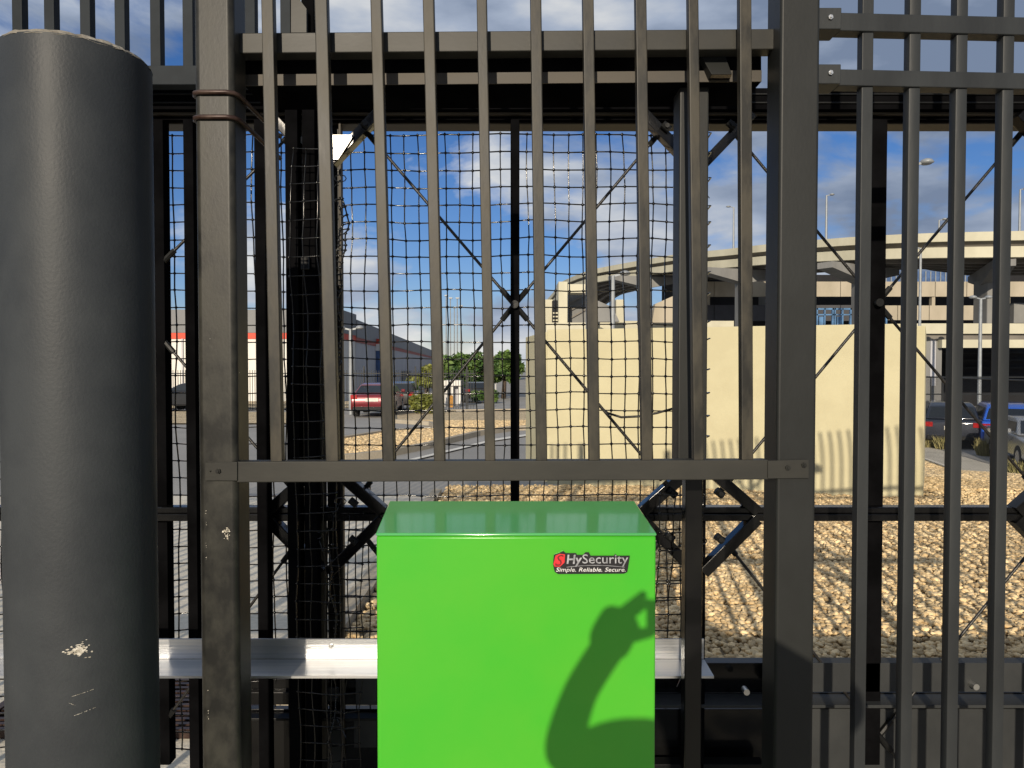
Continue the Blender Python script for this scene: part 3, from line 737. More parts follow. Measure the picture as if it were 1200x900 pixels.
# double end posts at the left
vert(343, 15, 2.42, y0=-25); vert(363, 15, 2.42, y0=-25)
vert(353.3, 4, 2.50, m=M_TAN, name='vertical', dd=0.02)  # thin tan strips here paint in sunlit tube edges
vert(376, 8, 2.56, m=M_TAN, dd=0.03); vert(392, 17, 2.60, m=M_DARK, dd=0.04); vert(399.5, 3.5, 2.57, m=M_TAN, dd=.02)
mb = MB(); mb.poly([P(341, 38, 2.39), P(359, 38, 2.39), P(359, 10, 2.39), P(349, -3, 2.39), P(341, -3, 2.39)], (0, .02, 0)); mb.build('end_plate', M_RAIL, g)
def brace(x0, y0, x1, y1, w=13, D=2.49, m=M_BLACK, name='knee_brace'):
    a, b = P(x0, y0, D), P(x1, y1, D)
    ext = (b - a).normalized() * 0.02
    return MB().bar(a - ext, b + ext, w / F * D, 0.05, 0.003, 2, side=(0, 0, 1) if abs((b - a).x) > .02 else (1, 0, 0)).build(name, m, g, smooth=40)
for nxp in (382, 819, 1256):
    o_ = 0
    brace(nxp - 62, 594, nxp - 14, 552); brace(nxp + 62, 594, nxp + 14, 552)
    brace(nxp - 62, 612, nxp - 9, 665); brace(nxp + 62, 612, nxp + 9, 665)
    brace(nxp - 60, 140, nxp - 14, 188, 11); brace(nxp + 56, 140, nxp + 12, 186, 11)
# bright plates painting in a glint on the knee braces, top of left node
for pts in ([(345, 160), (372, 160), (372, 186)], [(384, 158), (415, 158), (396, 187), (388, 187)]):
    mb = MB(); mb.poly([P(x, y, 2.455) for x, y in pts], (0, .004, 0)); mb.build('glint_plate', M_GLINT, g)
# lugs
for (x, y) in ((430, 148), (415, 588), (415, 632), (787, 577), (784, 628), (842, 577), (842, 630), (780, 150), (856, 148), (1222, 632), (1222, 575), (348, 632)):
    c = P(x, y, 2.465); mb = MB(); mb.cyl(c + Vector((-.012, -.012, .01)), c + Vector((.012, -.012, -.01)), 0.013, 8); mb.cyl(c + Vector((0, -.03, 0)), c, 0.008, 8)
    mb.build('lug', M_DARK, g, smooth=40)
# cables
def cable(x0, y0, x1, y1, D=2.53, r=0.0052, sag=0.0):
    a, b = P(x0, y0, D), P(x1, y1, D); n = 14; d = (b - a).normalized()
    pts = [a.lerp(b, i / n) + Vector((0, 0, -sag * math.sin(PI * i / n))) for i in range(n + 1)]
    o = MB().tube(pts, r, 8).build('cable', M_CABLE, g, smooth='all')
    MB().cyl(a, a + d * 0.07, r * 1.9, 8).build('turnbuckle', M_DARK, g, smooth=40); MB().cyl(b - d * 0.07, b, r * 1.9, 8).build('turnbuckle', M_DARK, g, smooth=40)
cable(428, 153, 603, 357); cable(603, 357, 776, 562, D=2.535); cable(776, 152, 603, 357, D=2.55); cable(603, 357, 420, 582, D=2.55)
cable(856, 150, 1028, 355); cable(1028, 355, 1215, 575, D=2.535); cable(1200, 152, 1028, 355, D=2.55); cable(1028, 355, 845, 575, D=2.55)
cable(348, 150, 188, 310); cable(188, 395, 345, 575); cable(188, 310, 20, 480, D=2.55)
cable(775, 632, 600, 850); cable(430, 632, 603, 850); cable(848, 632, 1030, 862); cable(1030, 862, 1222, 1100); cable(1220, 630, 1030, 862, D=2.55); cable(1030, 862, 850, 1100, D=2.55)
cable(345, 640, 190, 850)
c = P(603, 357, 2.52); mb = MB(); mb.cyl(c + Vector((0, -.02, 0)), c + Vector((0, .03, 0)), .014, 10); mb.build('cable_clamp', M_DARK, g, smooth=40)
c = P(1028, 355, 2.515); mb = MB(); mb.cyl(c + Vector((0, -.02, 0)), c + Vector((0, .03, 0)), .014, 10); mb.build('cable_clamp', M_DARK, g, smooth=40)
# lower solid infill: skirt beam, ledge and sheet
a_px = 445
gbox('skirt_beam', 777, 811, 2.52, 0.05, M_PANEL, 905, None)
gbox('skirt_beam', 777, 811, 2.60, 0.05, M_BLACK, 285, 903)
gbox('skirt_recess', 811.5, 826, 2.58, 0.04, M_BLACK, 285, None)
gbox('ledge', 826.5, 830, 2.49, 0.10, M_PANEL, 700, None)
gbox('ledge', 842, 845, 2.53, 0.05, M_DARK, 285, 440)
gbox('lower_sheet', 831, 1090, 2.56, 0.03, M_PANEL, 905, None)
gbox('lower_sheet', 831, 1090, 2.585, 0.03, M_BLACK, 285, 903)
gbox('lower_tube', 896, 912, 2.50, 0.05, M_DARK, 640, 900)
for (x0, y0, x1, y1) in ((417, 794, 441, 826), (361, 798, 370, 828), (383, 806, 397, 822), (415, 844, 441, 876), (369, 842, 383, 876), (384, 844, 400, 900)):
    mb = MB(); fbox(mb, x0, y0, x1, y1, 2.5745, .008); mb.build('sun_patch', M_PANEL, g)  # grey plates put patches of sunlight onto the black skirt
for px in (872, 1138, 1405):
    mb = MB(); c = P(px, 807 if px == 872 else 801, 2.52); mb.cyl(c, c + Vector((0, -.03, 0)), .011, 10); mb.build('bolt', M_BOLT, g, smooth=40)
# roller guide hardware around left node
for (x, y, w, h) in ((352, 300, 10, 16), (378, 330, 14, 60)):
    mb = MB(); fbox(mb, x, y, x + w, y + h, 2.40 if x < 360 else 2.55, .03); mb.build('hinge_block', M_BLACK, g, bevel=.003)

# ------------------------------------------------------------------ netting
net = thing('safety_net', 'black plastic square mesh netting tied across the gate frame', 'netting', (-0.6, 2.62, 0.2))
cell = 0.0487
cellz = 0.0612
DN = 2.60
def wob(i, j):
    x, z = i * .23, j * .23
    w = 0.0065
    if -1.2 + 0: pass
    return (mnoise.noise(Vector((x, z, 1.1))) * w * 1.6 + mnoise.noise(Vector((x * 3.1, z * 3.1, 5.1))) * w * .45 + (0.008 * math.sin(j * .085 + 1.0)),
            mnoise.noise(Vector((x, z, 7.3))) * w * 1.5 + mnoise.noise(Vector((x * 3.1, z * 3.1, 9.1))) * w * .4,
            mnoise.noise(Vector((x, z, 13.3))) * 0.02)
def netgrid(x0, x1, z0, z1, D, cx_=cell, cz_=cellz, amp=1.0, seed=0, name='mesh_net', r=0.0028):
    ni = int((x1 - x0) / cx_); nj = int((z1 - z0) / cz_)
    nd = {}
    for i in range(ni + 1):
        for j in range(nj + 1):
            d = wob(i + seed, j + seed)
            nd[i, j] = Vector((x0 + i * cx_ + d[0] * amp, D + d[2] * amp, z0 + j * cz_ + d[1] * amp))
    mb = MB()
    for i in range(ni + 1): mb.tube([nd[i, j] for j in range(nj + 1)], r, 4)
    for j in range(nj + 1): mb.tube([nd[i, j] for i in range(ni + 1)], r, 4)
    for k, p in nd.items():
        s = r * 2.7
        mb.add([p + Vector(v) * s for v in ((1, 0, 0), (-1, 0, 0), (0, 1, 0), (0, -1, 0), (0, 0, 1), (0, 0, -1))],
               [(0, 2, 4), (2, 1, 4), (1, 3, 4), (3, 0, 4), (2, 0, 5), (1, 2, 5), (3, 1, 5), (0, 3, 5)])
    o = mb.build(name, M_NET, net, smooth='all'); o['kind'] = 'stuff'; return o
netgrid(X(-160, DN), X(806, DN), 0.14, Z(142, DN), DN)
netgrid(X(392, 2.44), X(440, 2.44) , 0.10, Z(600, 2.44), 2.46, amp=2.2, seed=40, r=.0024, cz_=.058)
netgrid(X(346, 2.38), X(398, 2.38), 0.14, Z(150, 2.38), 2.385, cx_=.046, amp=1.3, seed=90, cz_=.060, name='net_fold', r=.0022)
netgrid(X(382, 2.36), X(400, 2.36), 0.14, Z(640, 2.36), 2.36, cx_=.05, amp=2.4, seed=140, cz_=.031, name='net_fold', r=.0026)
netgrid(X(388, 2.36), X(403, 2.36), Z(500, 2.38), Z(230, 2.38), 2.40, cx_=.022, amp=2.0, seed=190, cz_=.02, name='net_fold', r=.0026)
netgrid(X(770, 2.44), X(824, 2.44), Z(705, 2.44), Z(560, 2.44), 2.45, amp=1.8, seed=70, name='net_fold')
for k in range(10):
    c = P(random.choice([372, 395, 400, 803, 820]), random.uniform(160, 860), 2.44)
    mb = MB(); mb.tube([c + Vector((0.02 * math.cos(a), -.015, .012 * math.sin(a))) for a in [i * .7 for i in range(10)]], 0.0018, 5); mb.tube([c, c + Vector((random.uniform(-.04, .04), -.03, -.05))], .0015, 5)
    mb.build('cable_tie', M_NET, net)
# loose wire on the net in front of the cream wall
pts = [P(700, 474, 2.57), P(712, 484, 2.57), P(728, 489, 2.57), P(748, 488, 2.57), P(770, 484, 2.57), P(795, 477, 2.56)]
MB().tube(pts, .0045, 6).build('loose_wire', M_CABLE, net, smooth='all')

# ------------------------------------------------------------------ cream wall enclosure
def cw(px, py, D): return P(px, py, D)
A = Vector((X(641, 10.9), 10.9)); B = Vector((X(1071, 9.35), 9.35)); C_ = Vector((X(616, 13.2), 13.2)); Dd = Vector((X(1066, 12.8), 12.8))
zw = Z(379, 9.35)
t = thing('masonry_enclosure', 'tall plain cream stucco enclosure wall behind the gravel bed', 'wall', (2.6, 10, gz(2, 10)))
def wallseg(name, a, b, zb, ztp, th, m, par):
    d = (b - a).normalized(); nrm = Vector((-d.y, d.x)) * th
    q = [a, b, b + nrm, a + nrm]
    return MB().hexa([(p.x, p.y, zb) for p in q], [(p.x, p.y, ztp) for p in q]).build(name, m, par, bevel=0.01)
wallseg('front_wall', A, B, -0.6, zw, 0.25, M_CREAM, t)
wallseg('side_wall', C_, A + Vector((-.02, .27)), -0.6, zw - .02, 0.25, M_CREAM, t)
wallseg('side_wall', B + Vector((.002, .26)), Dd, -0.9, zw - .02, -0.25, M_CREAM, t)

# ------------------------------------------------------------------ far left warehouse
wx = -12.9; zroof = Z(363, 55); zg = -1.3
t = thing('warehouse', 'long white warehouse with red stripe and grey roof far left', 'warehouse', (-25, 60, zg))
m_ = MB(); m_.box(-60, wx - .05, 55, 60, zg, Z(397, 55)); m_.build('front_wall', M_WHITE, t)
m_ = MB(); m_.box(-60, wx, 54.9, 60, Z(397, 55), Z(390, 55)); m_.build('red_stripe', M_RED, t)
m_ = MB(); m_.box(-60, wx + .05, 54.85, 60, Z(390, 55), zroof); m_.build('roof_fascia', M_ROOF, t)
for i in range(14):
    x = -59 + i * 3.4; m_ = MB(); m_.box(x, x + .12, 54.88, 55, zg, Z(397, 55)); m_.build('wall_rib', M_LILAC, t)
# receding side
e0 = Vector((wx, 60.02)); e1 = Vector((-.1059 * 185, 185)) 
def side(name, z0, z1, off, m, za=None):
    q = [e0 + Vector((off, 0)), e1 + Vector((off, 0)), e1 + Vector((-8, 0)), e0 + Vector((-8, 0))]
    return MB().hexa([(p.x, p.y, z0) for p in q], [(p.x, p.y, z1) for p in q]).build(name, m, t)
zs = H + 3.55
side('side_wall', zg - 1, H + 2.05, 0, M_LILAC); side('red_stripe', H + 2.05, H + 2.45, 0.05, mat('shaded_red_stripe', (0.35, 0.09, 0.07), 0.7)); side('roof_fascia', H + 2.45, zs + .35, 0.1, M_ROOF)  # grey wall and duller red put the receding side's shade into the colour
for (x0, y0, x1, y1, D, nm, mm) in ((436, 397, 447, 403, 72, 'red_stripe', M_RED), (436, 403, 447, 411, 72, 'white_fascia', M_WHITE), (436.5, 411, 446.5, 448, 72.2, 'blue_bay', M_BLUEP), (464, 435, 474, 447, 98, 'dock_door', M_GCON)):
    m_ = MB(); fbox(m_, x0, y0, x1, y1, D, 6); m_.build(nm, mm, t)
# fence in front of the warehouse
t = thing('boundary_fence', 'thin black picket fence in front of the white warehouse', 'fence', (-15, 40, gz(-15, 40)))
mb = MB()
for i in range(170):
    x = -24 + i * 0.13
    mb.bar((x, 38, gz(x, 38)), (x, 38, gz(x, 38) + 2.1), 0.025, 0.025)
o = mb.build('pickets', M_FENCE, t); o['kind'] = 'stuff'
for z in (.25, 1.9): MB().box(-24, -1.9, 37.98, 38.02, gz(-5, 38) + z, gz(-5, 38) + z + .05).build('rail', M_FENCE, t)
for i in range(9): MB().box(-24 + i * 2.7, -23.93 + i * 2.7, 38.03, 38.1, gz(-5, 38), gz(-5, 38) + 2.3).build('fence_post', M_FENCE, t)

# ------------------------------------------------------------------ cars
def car(name, label, paint, loc, rz, kind='suv', group=None):
    root = thing(name, label, 'car', (0, 0, 0), group)
    if kind == 'suv': hull = [(-2.3, .35), (-2.3, .62), (-2.28, 1.0), (-2.2, 1.08), (1.0, 1.06), (1.9, .98), (2.25, .82), (2.32, .55), (2.25, .3)]; cab = [(-2.2, 1.08), (-2.0, 1.55), (-1.7, 1.66), (0.1, 1.68), (0.4, 1.6), (1.15, 1.06)]; hw = .93; rw = .68
    elif kind == 'hatch': hull = [(-2.05, .33), (-2.07, .6), (-2.05, .95), (-1.95, 1.0), (1.0, .98), (1.7, .88), (2.0, .75), (2.05, .5), (2.0, .3)]; cab = [(-2.0, 1.0), (-1.75, 1.42), (-1.4, 1.5), (0.0, 1.5), (0.3, 1.44), (1.05, .98)]; hw = .88; rw = .62
    else: hull = [(-2.35, .33), (-2.40, .58), (-2.38, .88), (-2.3, 1.0), (-1.6, 1.02), (1.0, .96), (1.9, .88), (2.3, .74), (2.38, .5), (2.3, .28)]; cab = [(-1.9, 1.0), (-1.3, 1.36), (-.9, 1.44), (0.1, 1.45), (0.45, 1.38), (1.25, .96)]; hw = .92; rw = .62
    L_ = []
    def loft(profile, w0, w1fn, nm, m, par, bev, inset=0.0):
        mb = MB(); n = len(profile)
        vs = [(-w1fn(z), y, z) for y, z in profile] + [(w1fn(z), y, z) for y, z in profile]
        mb.add(vs, [tuple(range(n)), tuple(range(n, 2 * n))[::-1]] + [(i, (i + 1) % n, n + (i + 1) % n, n + i) for i in range(n)])
        o = mb.build(nm, m, par, smooth=35); md = o.modifiers.new('bevel', 'BEVEL'); md.width = bev; md.segments = 3; md.limit_method = 'ANGLE'; md.angle_limit = math.radians(40); return o
    zb_, zt_ = cab[0][1], max(z for _, z in cab)
    loft(hull, hw, lambda z: hw - .10 * max(0, (z - .65)) - .06 * max(0, .5 - z), 'body', paint, root, .07)
    cf = lambda z: (hw - .06) + (rw - (hw - .06)) * (z - zb_) / (zt_ - zb_)
    loft(cab, hw, cf, 'roof', paint, root, .05)
    # windows: rear, windscreen, sides (slightly proud)
    def win(pts, nm='window'):
        q = [Vector(p) for p in pts]; nrm = (q[1] - q[0]).cross(q[2] - q[1]).normalized() * .012
        cen = sum(q, Vector()) / len(q)
        if nrm.dot(cen - Vector((0, 0, 1.0))) < 0: nrm = -nrm
        return MB().poly([p + nrm * .2 for p in q], nrm).build(nm, M_GLASS, root)
    def lerp2(a, b, f): return (a[0] + (b[0] - a[0]) * f, a[1] + (b[1] - a[1]) * f)
    for pa, pb in ((cab[0], cab[1]), (cab[-1], cab[-2])):
        a, b = lerp2(pa, pb, .12), lerp2(pa, pb, .93); k = .90
        win([(-cf(a[1]) * k, a[0], a[1]), (cf(a[1]) * k, a[0], a[1]), (cf(b[1]) * k, b[0], b[1]), (-cf(b[1]) * k, b[0], b[1])], 'windscreen' if pa is cab[-1] else 'rear_window')
    zl, zh = zb_ + .05, zt_ - .14
    yb0, yb1 = cab[0][0] + .45, cab[-1][0] - .35
    for s in (-1, 1):
        for (ya, yb2) in ((yb0, -.35), (-.27, yb1)):
            sh = .30
            win([(s * cf(zl), ya if ya > -1 else ya - .1, zl), (s * cf(zl), yb2, zl), (s * cf(zh), yb2 - (sh * 1.3 if yb2 > 0 else 0), zh), (s * cf(zh), ya + (.12 if ya < -1 else 0), zh)], 'window')
        # tail light and head light
        yr = hull[2][0]
        mb = MB().box(s * (hw - .30) if s > 0 else -(hw - .02), (hw - .02) if s > 0 else -(hw - .30), yr - .035, yr + .25, .80, .98)
        mb.build('tail_light', M_TAIL, root, bevel=.02)
        yf_ = hull[-3][0]
        mb = MB().box(min(s * (hw - .35), s * (hw - .04)), max(s * (hw - .35), s * (hw - .04)), yf_ - .3, yf_ + .03, .62, .76); mb.build('headlight', M_RIM, root, bevel=.02)
        for yw in (-1.35, 1.4):
            wr = .34; wh = MB(); cxw = s * (hw - .11)
            wh.cyl((cxw - .11, yw, wr), (cxw + .11, yw, wr), wr, 24); w_ = wh.build('wheel', M_TYRE, root, smooth=40)
            rm = MB(); rm.cyl((cxw + s * .10, yw, wr), (cxw + s * .122, yw, wr), wr * .62, 16, wr * .5); rm.build('rim', M_RIM, w_, smooth=40)
        MB().box(min(s * hw, s * (hw + .17)), max(s * hw, s * (hw + .17)), .72, .80, 1.0, 1.13).build('wing_mirror', paint, root, bevel=.02)
    yr = hull[1][0]
    MB().box(-.27, .27, yr - .03, yr - .004, .70, .84).build('number_plate', M_PLATE, root)
    MB().box(-hw + .1, hw - .1, yr - .045, yr + .1, .32, .48).build('rear_bumper', M_DARK, root, bevel=.03)
    yf_ = hull[-2][0]
    MB().box(-.5, .5, yf_ - .08, yf_ + .012, .45, .62).build('grille', M_DARK, root, bevel=.01)
    root.location = loc; root.rotation_euler = (0, 0, rz)
    return root
def on(x, y): return (x, y, gz(x, y) + .01)
car('red_sedan', 'dark red sedan seen from behind on the road left of the trees', carpaint('dark_red_paint', (0.15, 0.006, 0.012)), on(X(437, 31.5), 33), math.radians(3), 'sedan')
car('black_hatchback', 'black hatchback with red tail light at the left end of the parked row', carpaint('black_car_paint', (0.012, 0.012, 0.014)), on(X(1098, 31), 33.0), math.radians(-28), 'hatch', 'cars parked behind the cream wall')
car('dark_suv', 'dark navy hatchback suv parked between the black car and the blue one', carpaint('navy_car_paint', (0.008, 0.013, 0.028)), on(X(1140, 27), 28.6), math.radians(-26), 'suv', 'cars parked behind the cream wall')
car('blue_suv', 'bright blue suv parked at the right edge behind the grey sedan', carpaint('blue_car_paint', (0.01, 0.10, 0.55)), on(X(1198, 26.5), 27.6), math.radians(-26), 'suv', 'cars parked behind the cream wall')
car('grey_sedan', 'pale grey sedan with black grille facing us at the right edge', carpaint('grey_car_paint', (0.26, 0.27, 0.28)), on(X(1262, 21), 22.5), math.radians(160), 'sedan', 'cars parked behind the cream wall')
car('dark_sedan', 'black sedan far left in front of the white warehouse', carpaint('black_car_paint', (0.012, 0.012, 0.014)), on(X(222, 36.3), 37.0) , math.radians(80), 'sedan')
car('dark_hatchback', 'small dark car half hidden behind a picket, right of the red sedan', carpaint('graphite_paint', (0.03, 0.03, 0.03)), on(X(458, 35), 39), math.radians(0), 'hatch')
car('shaded_car', 'dark car parked in the shade below the trees behind the island', carpaint('graphite_paint', (0.03, 0.03, 0.03)), on(X(552, 52), 53), math.radians(15), 'hatch')

# ------------------------------------------------------------------ trees and plants
def leaves(n, blobs, size, m, name, par, flat=1.0):
    V = []; Fc = []
    for i in range(n):
        c, r = random.choice(blobs); c = Vector(c)
        d = Vector((random.gauss(0, 1), random.gauss(0, 1), random.gauss(0, 1))).normalized() * r * random.uniform(.35, 1.08) ** .7
        d.z *= flat
        p = c + d; s = size * random.uniform(.6, 1.3)
        u = Vector((random.gauss(0, 1), random.gauss(0, 1), random.gauss(0, .6))).normalized(); v = u.orthogonal().normalized()
        v = (v * math.cos(i) + u.cross(v) * math.sin(i))
        o = len(V); V += [p - u * s, p + v * s * .5, p + u * s, p - v * s * .5]; Fc.append((o, o + 1, o + 2, o + 3))
    mb = MB(); mb.v = V; mb.f = Fc
    o = mb.build(name, m, par); o['kind'] = 'stuff'; return o
def tree(name, label, x, y, h, w, m, n=5200, lf=.22, group=None):
    z0 = gz(x, y); t = thing(name, label, 'tree', (x, y, z0), group)
    mb = MB(); mb.tube([(x, y, z0), (x + .1, y, z0 + h * .35), (x - .05, y, z0 + h * .7)], .2, 8, True, [.22, .16, .07])
    for k in range(6):
        a = k * 1.1; b = Vector((x, y, z0 + h * .35)); e = b + Vector((math.cos(a) * w * .3, math.sin(a) * w * .3, h * random.uniform(.15, .35)))
        mb.tube([b, b.lerp(e, .5) + Vector((0, 0, .1)), e], .06, 6, True, [.08, .05, .02])
    mb.build('trunk', M_BARK, t, smooth='all')
    blobs = []
    for k in range(17):
        a = random.uniform(0, 6.28); r = random.uniform(.1, .36) * w
        blobs.append(((x + math.cos(a) * r, y + math.sin(a) * r, z0 + h * random.uniform(.42, .86)), w * random.uniform(.12, .22)))
    leaves(n, blobs, lf, m, 'crown', t, .8); return t
tree('broadleaf_tree', 'round green tree directly left of the middle of the gate', X(545, 58), 58, 3.9, 5.2, M_LEAF, group='trees beyond the traffic island')
tree('broadleaf_tree', 'tall dark green tree just left of the thin black centre upright', X(590, 62), 62, 4.4, 3.8, M_LEAF, group='trees beyond the traffic island')
tree('broadleaf_tree', 'yellow green tree furthest left beyond the island', X(499, 52), 52, 2.9, 2.6, M_LEAFY, n=2600, group='trees beyond the traffic island')
tree('broadleaf_tree', 'green tree between the round tree and the yellow green one', X(525, 64), 64, 3.9, 3.6, M_LEAF, n=3000, group='trees beyond the traffic island')
def bush(name, label, x, y, w, h, m, n=2600, lf=.09):
    z0 = gz(x, y); t = thing(name, label, 'bush', (x, y, z0))
    bl = [((x + random.uniform(-.32, .32) * w, y + random.uniform(-.3, .3), z0 + h * random.uniform(.3, .75)), h * random.uniform(.22, .36)) for _ in range(12)]
    leaves(n, bl, lf, m, 'foliage', t)
    mb = MB()
    for k in range(4): mb.tube([(x + (k - 1.5) * w * .12, y, z0), (x + (k - 1.5) * w * .2, y, z0 + h * .5)], .02, 5)
    mb.build('stem', M_BARK, t); return t
bush('clipped_bush', 'low square yellow green bush on the gravel island', X(495, 33), 33, 1.3, 1.0, M_LEAFY)
bush('green_hedge', 'dark green hedge in the background under the trees', X(568, 50), 50, 2.4, .9, M_LEAF, 1600, .12)
# dry grass clumps
def clump(label, x, y, r, h, n=260):
    z0 = gz(x, y); mb = MB()
    for _ in range(n):
        a, q = random.uniform(0, 6.28), r * random.random() ** .7
        b = Vector((x + math.cos(a) * q, y + math.sin(a) * q, z0)); tip = b + Vector((math.cos(a) * r * random.uniform(.1, .9), math.sin(a) * r * .5, h * random.uniform(.5, 1.1)))
        w = Vector((.018, 0, 0)); mid = b.lerp(tip, .6) + Vector((0, 0, .08 * h))
        mb.add([b - w, b + w, mid + w * .6, tip, mid - w * .6], [(0, 1, 2, 3, 4)])
    o = mb.build('grass_clump', M_GRASS); tag(o, label, 'grass', 'dry grass clumps at the car park edge'); return o
for (px, D, r, h, lab) in ((1083, 27.5, .5, 1.0, 'dry grass clump in front of the black hatchback'), (1097, 27.3, .4, .75, 'dry grass clump at the corner of the black hatchback bumper'),
                           (1108, 26.6, .3, .5, 'smallest dry grass clump beside the black hatchback'), (1158, 24.6, .28, .6, 'narrow dry grass clump in front of the navy suv'), (1199, 18.6, .3, .55, 'dry grass clump at the right edge in front of the grey sedan')):
    clump(lab, X(px, D), D, r, h)

# ------------------------------------------------------------------ small site objects in the middle distance
t = thing('guard_booth', 'small white guard booth left of the round trees', 'booth', tuple(on(X(530, 44), 44)))
mb = MB(); fbox(mb, 520, 446, 540, 452, 43.8, 2.0); mb.build('roof', M_WHITE, t)
for px in (521, 528, 537): 
    mb = MB(); fbox(mb, px, 452, px + 3, 480, 44, .3); mb.build('corner_post', M_WHITE, t)
mb = MB(); fbox(mb, 521, 452.2, 539, 480, 44.5, 1.2); mb.build('wall', M_LILAC, t)
mb = MB(); fbox(mb, 523, 455, 530, 464, 44.45, .04); mb.build('window', M_GLASS, t)
t = thing('yellow_barrier_post', 'short orange yellow barrier post in front of the guard booth', 'barrier post', tuple(on(X(529, 42), 42)))
mb = MB(); c = on(X(529, 42), 42); mb.cyl(c, (c[0], c[1], c[2] + .65), .09, 10); mb.cyl((c[0], c[1], c[2] + .65), (c[0], c[1], c[2] + .70), .09, 10, .04); mb.build('post_body', mat('orange_paint', (.6, .28, .04), .5), t, smooth=40)
t = thing('white_tent', 'tiny white peaked tent right of the round trees', 'tent', tuple(on(X(583, 70), 70)))
c = Vector(on(X(585, 70), 70)); mb = MB(); mb.add([c + Vector(v) for v in ((-.35, -.35, 1.9), (.35, -.35, 1.9), (.35, .35, 1.9), (-.35, .35, 1.9), (0, 0, 3.3))], [(0, 1, 4), (1, 2, 4), (2, 3, 4), (3, 0, 4), (0, 3, 2, 1)]); mb.build('roof', M_WHITE, t)
for a, b in ((-.33, -.33), (.33, -.33), (-.33, .33), (.33, .33)): MB().cyl(c + Vector((a, b, -.1)), c + Vector((a, b, 1.9)), .04, 6).build('leg', M_WHITE, t)
t = thing('office_building', 'low tan office block with dark window bands behind the trees', 'building', (X(560, 150), 150, -1.3))
mb = MB(); fbox(mb, 541, 417, 606, 450, 150, 20); mb.build('wall', M_TCON, t)
for k in range(2):
    for i in range(9):
        mb = MB(); fbox(mb, 543 + i * 7, 419.5 + k * 6, 549 + i * 7, 422.5 + k * 6, 149.9, .3); mb.build('window', M_VOID, t)
for i, (px, h) in enumerate(((523, 347), (528, 350), (532.5, 361), (536, 350), (540, 359))):
    t = thing('mast', ['pale high mast with flat head, leftmost of the five', 'pale high mast second from the left of the five', 'shortest pale high mast in the middle of the five', 'pale high mast second from the right of the five', 'pale high mast rightmost of the five'][i], 'mast', (X(px, 160), 160, -1.3), 'pale high masts beyond the trees')
    mb = MB().cyl((X(px, 160), 160, -1.3), (X(px, 160), 160, Z(h, 160)), .16, 8, .10); mb.build('pole', M_LPOLE, t, smooth=40)
    mb = MB(); fbox(mb, px - 2, h - 1.5, px + 2, h, 159.6, .8); mb.build('head', M_LPOLE, t)

def lamp(label, px, ytop, D, zbase=None, kind='single', group=None, w=.10, side=1, base_py=None):
    x = X(px, D); z0 = zbase if zbase is not None else gz(x, D); zt = Z(ytop, D)
    t = thing('street_lamp', label, 'street lamp', (x, D, z0), group)
    MB().cyl((x, D, z0), (x, D, zt), w, 10, w * .7).build('pole', M_LPOLE, t, smooth=40)
    L = .045 * D / 2.6 * .5
    L = max(.5, min(1.3, L))
    for s in ((side,) if kind == 'single' else (-1, 1)):
        mb = MB().bar((x, D, zt - .02), (x + s * L * .5, D, zt + .04), .07, .07); mb.build('arm', M_LPOLE, t)
        mb = MB(); c = Vector((x + s * L * .85, D, zt + .06)); n = 8
        mb.v = [c + Vector((math.cos(2 * PI * k / 12) * L * .42 * r, math.sin(2 * PI * k / 12) * .22 * r, z)) for r, z in ((.6, -.05), (1, 0), (.75, .08), (.3, .12)) for k in range(12)]
        mb.f = [(i * 12 + k, i * 12 + (k + 1) % 12, (i + 1) * 12 + (k + 1) % 12, (i + 1) * 12 + k) for i in range(3) for k in range(12)] + [tuple(range(12)), tuple(range(36, 48))]
        mb.build('lamp_head', M_LPOLE, t, smooth='all')
    return t
lamp('tall pale street lamp in front of the left end of the overpass', 718, 323, 26, kind='single', w=.10)
lamp('pale double headed car park lamp in front of the parking garage', 1148, 350, 40, kind='double', w=.11)
lamp('thin dark lamp left of the double headed lamp at the garage', 1077, 291, 45, kind='single', side=-1, w=.10)
lamp('cobra lamp whose head peeks out right of the second fence picket', 1066, 193, 22, kind='single', w=.10)
lamp('lamp pole standing on the overpass above the gate panel end', 858.5, 243, 78, zbase=H + 11.0, side=-1, w=.12)
lamp('lamp pole standing on the overpass right of the wide post', 966.5, 229, 66, zbase=H + 10.5, side=1, w=.12)
lamp('short faint lamp pole on the overpass between the middle fence pickets', 1098, 258, 60, zbase=H + 10.5, side=1, w=.09)
lamp('lamp pole on the overpass at the right edge', 1192, 222, 56, zbase=H + 10.0, side=1, w=.10)
lamp('thin lamp pole in front of the warehouse above the red sedan', 411, 386, 33, kind='double', w=.10)
lamp('thin white pole at the left end of the overpass', 687.5, 336, 60, kind='single', w=.13)

# ------------------------------------------------------------------ overpass
op = thing('overpass', 'long curved cream concrete highway flyover crossing the background', 'overpass', (30, 70, -1.5))
path = [(640, 352, 150), (648, 343, 138), (656, 332, 125), (668, 325.5, 115), (684, 319, 106), (700, 314.5, 101), (745, 306, 91), (774, 301, 85), (800, 297, 81), (850, 292, 74), (900, 286, 68), (957, 281, 63), (1010, 277, 59), (1070, 274, 56), (1130, 272, 54), (1200, 270.5, 52.5), (1300, 268, 51), (1420, 267, 50)]
C0 = [P(*p) for p in path]
